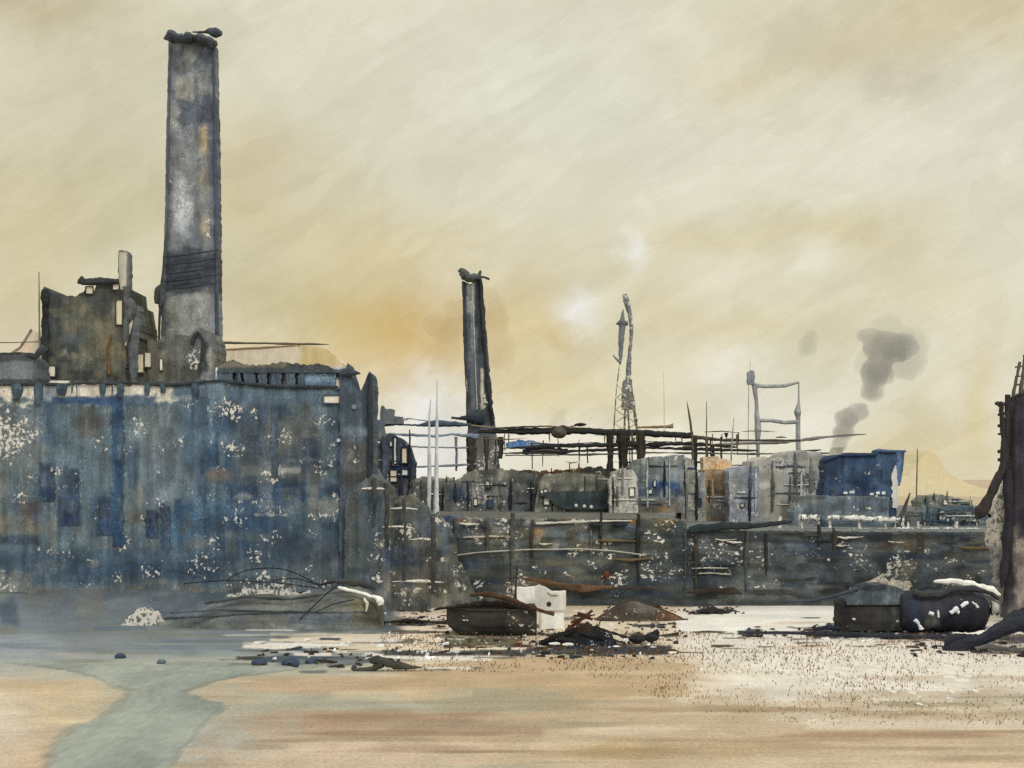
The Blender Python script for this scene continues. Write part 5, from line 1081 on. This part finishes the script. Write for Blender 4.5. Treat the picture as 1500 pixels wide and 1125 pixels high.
# loose wire on top
root = thing('wire_tangle', 'looping tangle of thin dark wire over the long upturned hull', 'wire', (wx(400, d), d - .6, 1.0))
for q in ([(330, 852), (345, 840), (375, 832), (410, 832), (430, 838), (455, 850), (480, 868)], [(300, 852), (340, 850), (400, 853), (440, 858), (470, 862)], [(438, 908), (455, 892), (480, 868), (494, 858)], [(395, 851), (430, 846), (450, 852), (468, 856), (490, 852)], [(460, 898), (490, 884), (520, 878)], [(268, 855), (300, 852), (330, 850)]):
    x_ = np.array(q, float); tt = np.linspace(0, len(q) - 1, 40)
    from_pts = [(np.interp(t, range(len(q)), x_[:, 0]), np.interp(t, range(len(q)), x_[:, 1])) for t in tt]
    sm = [tuple(np.mean([from_pts[max(0, min(39, i + o))] for o in (-3, -2, -1, 0, 1, 2, 3)], 0)) for i in range(40)]
    m = MB(); bar(m, sm, d - .7, .05, (38, 42, 48), .4, None); m.build('strand', M_iron, root)
# foam and shingle bank behind the wire
for q, lb, c in (((300, 470, 864, 887, 122), 'broad white shingle bank under the wire loops', (206, 202, 190)), ((178, 238, 893, 916, gd(917)), 'small white shingle bank left of the upturned hull', (196, 190, 172))):
    x0, x1, yt, yb, dd = q
    m = MB()
    m.facade(x0, x1, [(x0, yb - 3), ((x0 * 2 + x1) / 3, yt + 2), ((x0 + x1) / 2, yt), (x1 - 12, yt + 6), (x1, yb - 2)], yb + 8, dd, 1.5, Paint((110, 110, 104), 3, .72), res=1, rag=3, side=3, seed=int(x0)); tag(recentre(m.build('shingle_bank', M_wall)), lb, 'bank')

# dark open boat
d = gd(932)
root = thing('open_boat', 'black open wooden boat grounded on the sand left of the white box', 'boat', (wx(718, d), d, 0))
BP = Paint((54, 52, 46), 34, .05).many([(675, 895, 730, 925, (66, 64, 54), .7, .6, .5), (735, 895, 770, 915, (92, 82, 66), .7, .6, .5, False), (690, 915, 780, 935, (44, 42, 38), .8)]).specks(12, 655, 885, 785, 930, (5, 14), (.45, .6), 2)
boat(root, 654, 786, 892, 932, d + 1, 2.6, BP, (44, 40, 36), bow=-1, sheer=.1, rake=0)
m = MB(); bar(m, [(636, 893), (660, 889), (700, 885), (730, 884), (760, 890), (783, 896)], d + .2, [.05, .2, .22, .25, .35, .3], (46, 38, 32), .8, .2); m.build('cover', M_wood, root)
m = MB(); bar(m, [(688, 872), (715, 870), (745, 877), (775, 888), (800, 897), (812, 899)], d - .6, [.12, .22, .2, .14, .14, .2], (72, 52, 36), .5, .2); tag(recentre(m.build('spar', M_wood)), 'curved brown spar lying across the black open boat', 'spar')
for x, y in ((0, 0),): pass
m = MB(); bar(m, [(753, 888), (756, 860), (757, 830)], d + .8, [.1, .08, .05], (52, 48, 44), .5, .2); tag(recentre(m.build('stake', M_wood)), 'thin upright stake behind the black open boat', 'stake')

# white box with round hole
d = gd(921)
root = thing('white_hut', 'small chalk white hut with one round black hole', 'hut', (wx(806, d), d, 0))
m = MB(); m.facade(784, 829, [(784, 860), (790, 858), (800, 862), (810, 868), (829, 867)], 894, d - .25, 1.4, Paint((198, 194, 180), 4, .0).many([(784, 870, 829, 890, (188, 184, 168), .6, .6, .5), (806, 864, 829, 872, (214, 206, 190), .7)]), res=.9, rag=.5, side=.5, seed=4); m.build('upper_wall', M_pale, root)
m = MB(); m.facade(790, 826, 893, 922, d, 1.1, Paint((230, 222, 206), 4).many([(784, 890, 794, 922, (176, 172, 160), .9, .4, .3)]), res=.9, rag=.3, side=.4, seed=5); m.build('base', M_pale, root)
m = MB(); m.lump(at(804, 885, d - .3), (.19, .06, .2), (44, 44, 42), 2, .15); m.build('porthole', M_iron, root)
m = MB(); bar(m, [(802, 868), (808, 872), (816, 872)], d - .3, .05, (134, 112, 90), .6, .15); m.build('latch', M_iron, root)
m = MB(); m.facade(757, 785, [(757, 862), (785, 860)], 884, d + 2.5, 1.0, Paint((236, 228, 210), 3), res=1, rag=.8, side=.6, seed=9); tag(recentre(m.build('whitewashed_block', M_pale)), 'whitewashed block standing left behind the white hut', 'block')

# brown arched planks on the quay foot
d = 131.4
for q, r_, c, lb, cat in (
    ([(764, 847), (790, 850), (820, 858), (860, 862), (898, 859)], [.1, .22, .34, .3, .12], (96, 74, 52), 'thick rusty brown plank arched behind the white hut', 'plank'),
    ([(898, 862), (930, 862), (960, 861), (962, 864)], [.1, .2, .18, .06], (62, 58, 54), 'dark plank continuing right of the rusty arched plank', 'plank'),
    ([(1006, 868), (1040, 864), (1075, 866), (1087, 870)], [.1, .3, .32, .1], (58, 52, 44), 'dark brown plank heap lying at the quay foot in the middle right', 'plank')):
    m = MB(); bar(m, q, d, r_, c, .6, .3, sq=.6); tag(recentre(m.build('plank', M_wood)), lb, cat)
for q, r_, c, lb, yb in (
    ([(617, 887), (640, 884), (665, 886), (700, 888)], [.08, .22, .16, .06], (80, 50, 34), 'short rust brown board left of the black boat', 890),
    ([(560, 912), (600, 909), (640, 912), (672, 910)], [.05, .2, .12, .2], (52, 44, 36), 'thin dark spar running left from the black boat', 914),
    ([(828, 886), (870, 882), (880, 876), (905, 880)], [.06, .14, .2, .05], (66, 48, 38), 'thin dark plank right of the white hut', 886),
    ([(900, 880), (930, 876), (960, 876), (985, 880)], [.1, .2, .22, .08], (76, 52, 36), 'brown plank above the upturned dinghy', 884)):
    dd = gd(yb); m = MB(); bar(m, q, dd, r_, c, .8, .25); tag(recentre(m.build('board', M_wood)), lb, 'board')

# upturned dinghy and wreck
d = gd(910)
root = thing('upturned_dinghy', 'brown grey upturned dinghy with pointed bow right of the wreckage', 'boat', (wx(940, d), d, 0))
boat(root, 872, 1006, 878, 911, d + 1, 2.4, Paint((80, 72, 62), 35, .25).many([(872, 884, 920, 912, (70, 60, 52), .7, .6, .5), (930, 880, 975, 900, (108, 104, 94), .7, .6, .5), (960, 895, 1006, 912, (88, 60, 40), .8, .5, .5)]), (50, 44, 38), flip=True, bow=1, rake=0, gun=(74, 50, 36))
d = gd(946)
root = thing('wreckage', 'heap of black and rust broken planks in front of the upturned dinghy', 'wreck', (wx(860, d), d, 0))
m = MB(); m.facade(785, 905, [(785, 944), (800, 938), (815, 927), (824, 931), (834, 918), (842, 924), (850, 916), (862, 912), (870, 919), (884, 920), (896, 930), (905, 940)], 950, d, 1.0, Paint((44, 44, 44), 4, .2).many([(820, 912, 870, 930, (70, 52, 40), .8, .6, .6), (860, 930, 905, 950, (52, 62, 72), .8, .6, .6)]).specks(8, 790, 920, 900, 948, (5, 12), (.45, .6), 3), res=1, rag=2.5, side=2, seed=7); m.build('heap', M_wood, root)
for x0, y0, x1, y1, t, c in ((792, 940, 850, 918, .2, (40, 38, 36)), (828, 924, 868, 894, .22, (92, 58, 40)), (836, 912, 872, 900, .16, (76, 46, 32)), (846, 898, 868, 908, .2, (70, 42, 30)), (850, 926, 915, 942, .2, (46, 46, 48)), (868, 918, 930, 936, .16, (44, 44, 44)), (780, 950, 905, 952, .14, (50, 58, 66)), (800, 930, 842, 938, .15, (58, 58, 56)), (880, 940, 912, 954, .18, (50, 58, 66)), (838, 934, 842, 904, .09, (52, 44, 38)), (872, 930, 880, 908, .08, (66, 48, 36))):
    m = MB(); bar(m, [(x0, y0), ((x0 + x1) / 2, (y0 + y1) / 2 + random.uniform(-1, 1)), (x1, y1)], d - .25 + random.uniform(-.2, .3), [t * .6, t, t * .5], Paint(c, 3, .15), .6, .2, seg=4, sq=.5); m.build('plank', M_wood, root)
for x, y in ((812, 943), (832, 944), (903, 948)):
    m = MB(); m.lump(at(x, y, d - .5), (.42 if x < 900 else .3, .1, .12), (228, 222, 206), 2, .3); m.build('chip', M_pale, root)
for x, y, rx, ry, lb in ((934, 935, .62, .36, 'squat black keg at the right tip of the wreckage'), (955, 933, .55, .36, 'second black keg with a raised lug right of the squat one')):
    dd = gd(943); root = thing('keg', lb, 'keg', (wx(x, dd), dd, 0), 'kegs by the wreckage')
    m = MB(); m.lump(at(x, y, dd), (rx, .5, ry), (44, 44, 44), 3, .22); m.build('body', M_iron, root, smooth=True)
    if x > 940:
        m = MB(); bar(m, [(958, 928), (963, 923), (964, 930)], dd - .2, [.2, .14, .12], (40, 40, 42), .5, .15); m.build('lug', M_iron, root)
    else:
        m = MB(); bar(m, [(922, 936), (930, 930), (942, 931)], dd - .35, .08, (66, 60, 54), .5, .15); m.build('hoop', M_iron, root)

# chunk of driftwood in front, blue stones
d = gd(984)
root = thing('driftwood', 'flat dark olive driftwood with two arms lying nearest the viewer', 'driftwood', (wx(562, d), d, 0))
for q, r_ in (([(514, 979), (525, 982), (545, 980), (560, 972)], [.06, .16, .2, .25]), ([(542, 969), (560, 968), (578, 974), (600, 977), (618, 978)], [.12, .28, .26, .14, .04]), ([(540, 968), (552, 962), (562, 966)], [.06, .12, .1])):
    m = MB(); bar(m, q, d + .3, r_, (70, 70, 60), .4, .12, sq=1.4); m.build('limb', M_wood, root)
for k, (x, y, r_, lb) in enumerate(((380, 969, .5, 'blue stone at the left end of the tide line'), (425, 969, .55, 'largest blue stone in the middle of the tide line'), (455, 967, .36, 'small blue stone beside the largest one'), (176, 959, .36, 'dark blue stone alone in the wet mud at left'), (236, 967, .28, 'tiny faint stone between the lone stone and the tide line'))):
    dd = gd(y + 5); m = MB(); m.lump((wx(x, dd), dd, .12), (r_, r_ * .8, r_ * .55), (56, 68, 82) if k != 4 else (96, 104, 112), 3, .3, flat=-.15)
    tag(recentre(m.build('stone', M_iron, smooth=True)), lb, 'stone', 'blue stones on the mud')

# right hand group: crate, boiler drum, slipway log
d = gd(926)
root = thing('crate', 'big black planked crate under a grey cover at lower right', 'crate', (wx(1282, d), d, 0))
m = MB(); m.facade(1232, 1322, [(1232, 884), (1245, 880), (1270, 878), (1300, 884), (1322, 888)], 924, d, 2.6, Paint((56, 54, 48), 3, .12).many([(1232, 880, 1245, 924, (44, 42, 40), .8), (1280, 890, 1310, 915, (74, 72, 66), .6, .7, .5), (1306, 890, 1322, 920, (112, 112, 102), .7, .6, .5)]), res=1, rag=.8, side=1, seed=7); m.build('side', M_wood, root)
m = MB(); m.facade(1240, 1326, [(1240, 878), (1262, 862), (1275, 856), (1300, 857), (1322, 862), (1326, 872)], 886, d - .2, 2.6, Paint((76, 84, 86), 4, .1).many([(1240, 856, 1300, 866, (48, 52, 54), .85, .5, .5), (1290, 866, 1326, 886, (110, 116, 116), .6, .6, .5)]), res=1, rag=.8, side=1, seed=3); m.build('cover', M_wall, root)
m = MB(); bar(m, [(1140, 882), (1190, 880), (1235, 870), (1256, 862)], d - .1, [.04, .1, .16, .2], (60, 68, 74), .6, .3); m.build('guy_rope', M_iron, root)
for x, y in ((1251, 907), (1315, 910)):
    m = MB(); m.lump(at(x, y, d - .1), (.15, .06, .1), (214, 206, 190), 2, .3); m.build('label_plate', M_pale, root)
d = gd(930)
root = thing('boiler_drum', 'large black scrap boiler drum with painted white glints at lower right', 'boiler', (wx(1400, d), d, 0))
xs_ = np.linspace(1328, 1462, 40); secs = []
for x in xs_:
    h0 = np.interp(x, [1328, 1340, 1370, 1400, 1430, 1452, 1462], [24, 32, 30, 34, 35, 26, 8]); yc = np.interp(x, [1328, 1380, 1462], [898, 898, 899])
    r_ = h0 * d / F; secs.append([(wx(x, d), d + 2 + r_ * .9 * math.cos(a), wz(yc, d) + r_ * math.sin(a) * (1 + .06 * math.sin(x * .3 + a * 3))) for a in np.linspace(0, 2 * math.pi, 25)[:-1]])
m = MB(); m.loft(secs, Paint((54, 54, 58), 36, .08).many([(1330, 866, 1350, 930, (52, 62, 78), .8, .5, .4), (1350, 870, 1385, 925, (70, 74, 76), .6, .7, .5), (1352, 905, 1378, 922, (132, 128, 112), .85, .5, .5, False), (1380, 880, 1455, 925, (42, 40, 46), .8, .6, .4)])); m.build('shell', M_iron, root, smooth=True)
for q, r_ in (([(1392, 898), (1398, 894), (1403, 890)], .15), ([(1408, 888), (1414, 884), (1418, 882)], .13), ([(1424, 882), (1430, 886), (1432, 890)], .11), ([(1361, 898), (1367, 900)], .16), ([(1374, 894), (1375, 904)], .07), ([(1402, 896), (1405, 897)], .12), ([(1340, 908), (1346, 914), (1350, 922)], .16)):
    m = MB(); bar(m, q, d - .1 - 0.0, r_, (232, 228, 216), .8, .1); m.build('painted_glint', M_pale, root)  # white bars stand in for light glinting off the shell
for q, r_ in (([(1338, 868), (1352, 872), (1375, 870), (1400, 862), (1425, 862), (1450, 868), (1463, 878)], [.25, .2, .3, .25, .2, .2, .1]),):
    m = MB(); bar(m, q, d + .6, r_, (58, 58, 58), .6, .25); m.build('lagging', M_iron, root)
m = MB(); m.tube([(wx(1462, d), d + 1.5, wz(893, d)), (wx(1472, d), d + 1.4, wz(893, d))], [.6, .35], (160, 156, 146), 12, .2); m.build('nozzle', M_steel, root)
m = MB(); bar(m, [(1368, 852), (1395, 852), (1420, 856), (1450, 866), (1465, 872)], d + 2.2, [.1, .24, .3, .34, .15], (230, 222, 204), .7, .25); tag(recentre(m.build('tarpaulin_roll', M_pale)), 'long white rolled tarpaulin sagging over the black boiler drum', 'tarpaulin')
m = MB(); bar(m, [(1395, 930), (1420, 932), (1445, 928), (1460, 916)], d - .6, [.2, .35, .3, .12], (226, 218, 200), .5, .2); tag(recentre(m.build('bundle', M_pale)), 'white cloth bundle lying below the black boiler drum', 'bundle')
m = MB(); m.facade(1268, 1336, [(1268, 856), (1290, 846), (1310, 850), (1336, 852)], 884, 129, 1, Paint((166, 156, 136), 3, .55), res=1.2, rag=3, side=3, seed=3); tag(recentre(m.build('rubble_heap', M_wall)), 'pale rubble heap against the quay behind the crate cover', 'rubble heap')
m = MB(); m.facade(1242, 1272, [(1242, 870), (1255, 862), (1272, 860)], 886, 128.5, 1, Paint((214, 192, 156), 3, .6), res=1.2, rag=3, side=3, seed=6); tag(recentre(m.build('rubble_heap', M_wall)), 'small tan rubble heap left of the crate cover', 'rubble heap')
d = gd(953)
root = thing('slipway_log', 'tapering black slipway log sweeping in from the right edge', 'log', (wx(1450, d), d, 0))
m = MB(); bar(m, [(1560, 898), (1520, 904), (1490, 910), (1465, 922), (1445, 934), (1425, 942), (1405, 948), (1388, 952), (1380, 948)], d, [1.1, .95, .8, .55, .42, .5, .5, .3, .08], (46, 48, 54), .35, .25, sq=.7); m.build('trunk', M_wood, root)
m = MB(); bar(m, [(1384, 952), (1390, 940), (1400, 934), (1430, 936)], d + .3, [.15, .3, .3, .4], (46, 48, 54), .4, .2); m.build('branch', M_wood, root)
m = MB(); bar(m, [(1090, 927), (1140, 926), (1200, 929), (1300, 932), (1385, 935)], gd(936), [.05, .1, .14, .2, .22], (44, 46, 50), .6, .3); tag(recentre(m.build('mooring_beam', M_wood)), 'long thin black beam lying on the sand left of the log', 'beam')
m = MB(); bar(m, [(1190, 922), (1215, 918), (1230, 921)], gd(928), [.05, .2, .1], (50, 54, 60), .6, .2); tag(recentre(m.build('beam_end', M_wood)), 'short dark block on the long thin beam left of the crate', 'block')
m = MB(); bar(m, [(1020, 895), (1045, 894), (1060, 896), (1075, 895)], gd(899), [.1, .3, .24, .08], (54, 52, 50), .9, .2); tag(recentre(m.build('seaweed_clump', M_wood)), 'black seaweed clump on the white sand below the quay', 'seaweed')
m = MB(); bar(m, [(1428, 949), (1450, 947), (1480, 952), (1520, 953)], gd(957), [.08, .22, .16, .1], (96, 92, 86), .6, .2); tag(recentre(m.build('beam', M_wood)), 'grey half buried beam below the slipway log', 'beam')

# broken bits strewn round the boats, wreck and crate
def strew(label, n, areas, cols, seed):
    r = random.Random(seed); V, Fc, Cc = [], [], []
    while n:
        x0, y0, x1, y1 = r.choice(areas); px_ = r.uniform(x0, x1); py_ = r.uniform(y0, y1); dd = gd(py_); n -= 1
        X, L, h, t = wx(px_, dd), r.uniform(.08, .9) * r.random() + .1, r.uniform(.04, .2), r.uniform(.05, .4); c = r.choice(cols); k = r.uniform(.75, 1.2); a = r.uniform(-.35, .35)
        o = len(V)
        for sx_, sy_, sz_ in ((-1, -1, 0), (1, -1, 0), (1, 1, 0), (-1, 1, 0), (-.8, -.7, 1), (.7, -.8, 1), (.8, .6, 1), (-.6, .8, 1)):
            j = lambda: r.uniform(.6, 1.2)
            V.append((X + sx_ * L * j() * .5, dd + sy_ * t * j() + sx_ * a * L, sz_ * h * j() - .02 + max(0, sx_) * r.uniform(0, .08)))
        Fc += [tuple(o + i for i in f) for f in ((0, 1, 5, 4), (1, 2, 6, 5), (2, 3, 7, 6), (3, 0, 4, 7), (4, 5, 6, 7))]
        Cc += [tuple(v * k for v in c) + (.1,)] * 8
    m = MB(); m.v, m.f, m.c = V, Fc, [np.array(Cc)]
    tag(m.build('debris', M_wood), label, 'debris', kind='stuff')
strew('dark splinters and scrap strewn round the boats and wreckage', 420, [(570, 895, 680, 918), (640, 918, 800, 962), (780, 940, 990, 966), (840, 900, 1010, 940), (380, 950, 640, 978), (880, 889, 1090, 900)], [(50, 44, 38), (64, 52, 40), (44, 46, 48), (86, 60, 40), (58, 64, 68)], 4)
strew('dark scrap and chips strewn below the crate and boiler drum', 200, [(1080, 922, 1400, 934), (1190, 914, 1350, 932), (1330, 926, 1520, 962)], [(48, 46, 48), (60, 56, 52), (52, 60, 70), (72, 60, 50)], 5)
strew('white chips strewn between the boats on the dark mud', 130, [(380, 935, 640, 966), (560, 895, 700, 965), (700, 925, 990, 966), (1200, 924, 1460, 940)], [(232, 226, 210), (216, 206, 184)], 6)

# ================================================================== CAMERA AND RENDER SETTINGS
cd = bpy.data.cameras.new('camera'); cd.sensor_width = 36; cd.lens = 36 * F / 1500; cd.shift_y = (HY - 562.5) / 1500
cd.clip_start = 1; cd.clip_end = 20000
co = bpy.data.objects.new('camera', cd); C.objects.link(co); co.location = (0, 0, H); co.rotation_euler = (math.radians(90), 0, 0)
sc = bpy.context.scene; sc.camera = co
sc.render.engine = 'CYCLES'
sc.view_settings.view_transform = 'Standard'; sc.view_settings.look = 'None'; sc.view_settings.exposure = 0; sc.view_settings.gamma = 1
sc.cycles.max_bounces = 8; sc.cycles.diffuse_bounces = 2; sc.cycles.glossy_bounces = 2; sc.cycles.volume_bounces = 6; sc.cycles.transparent_max_bounces = 8
sc.cycles.use_denoising = False
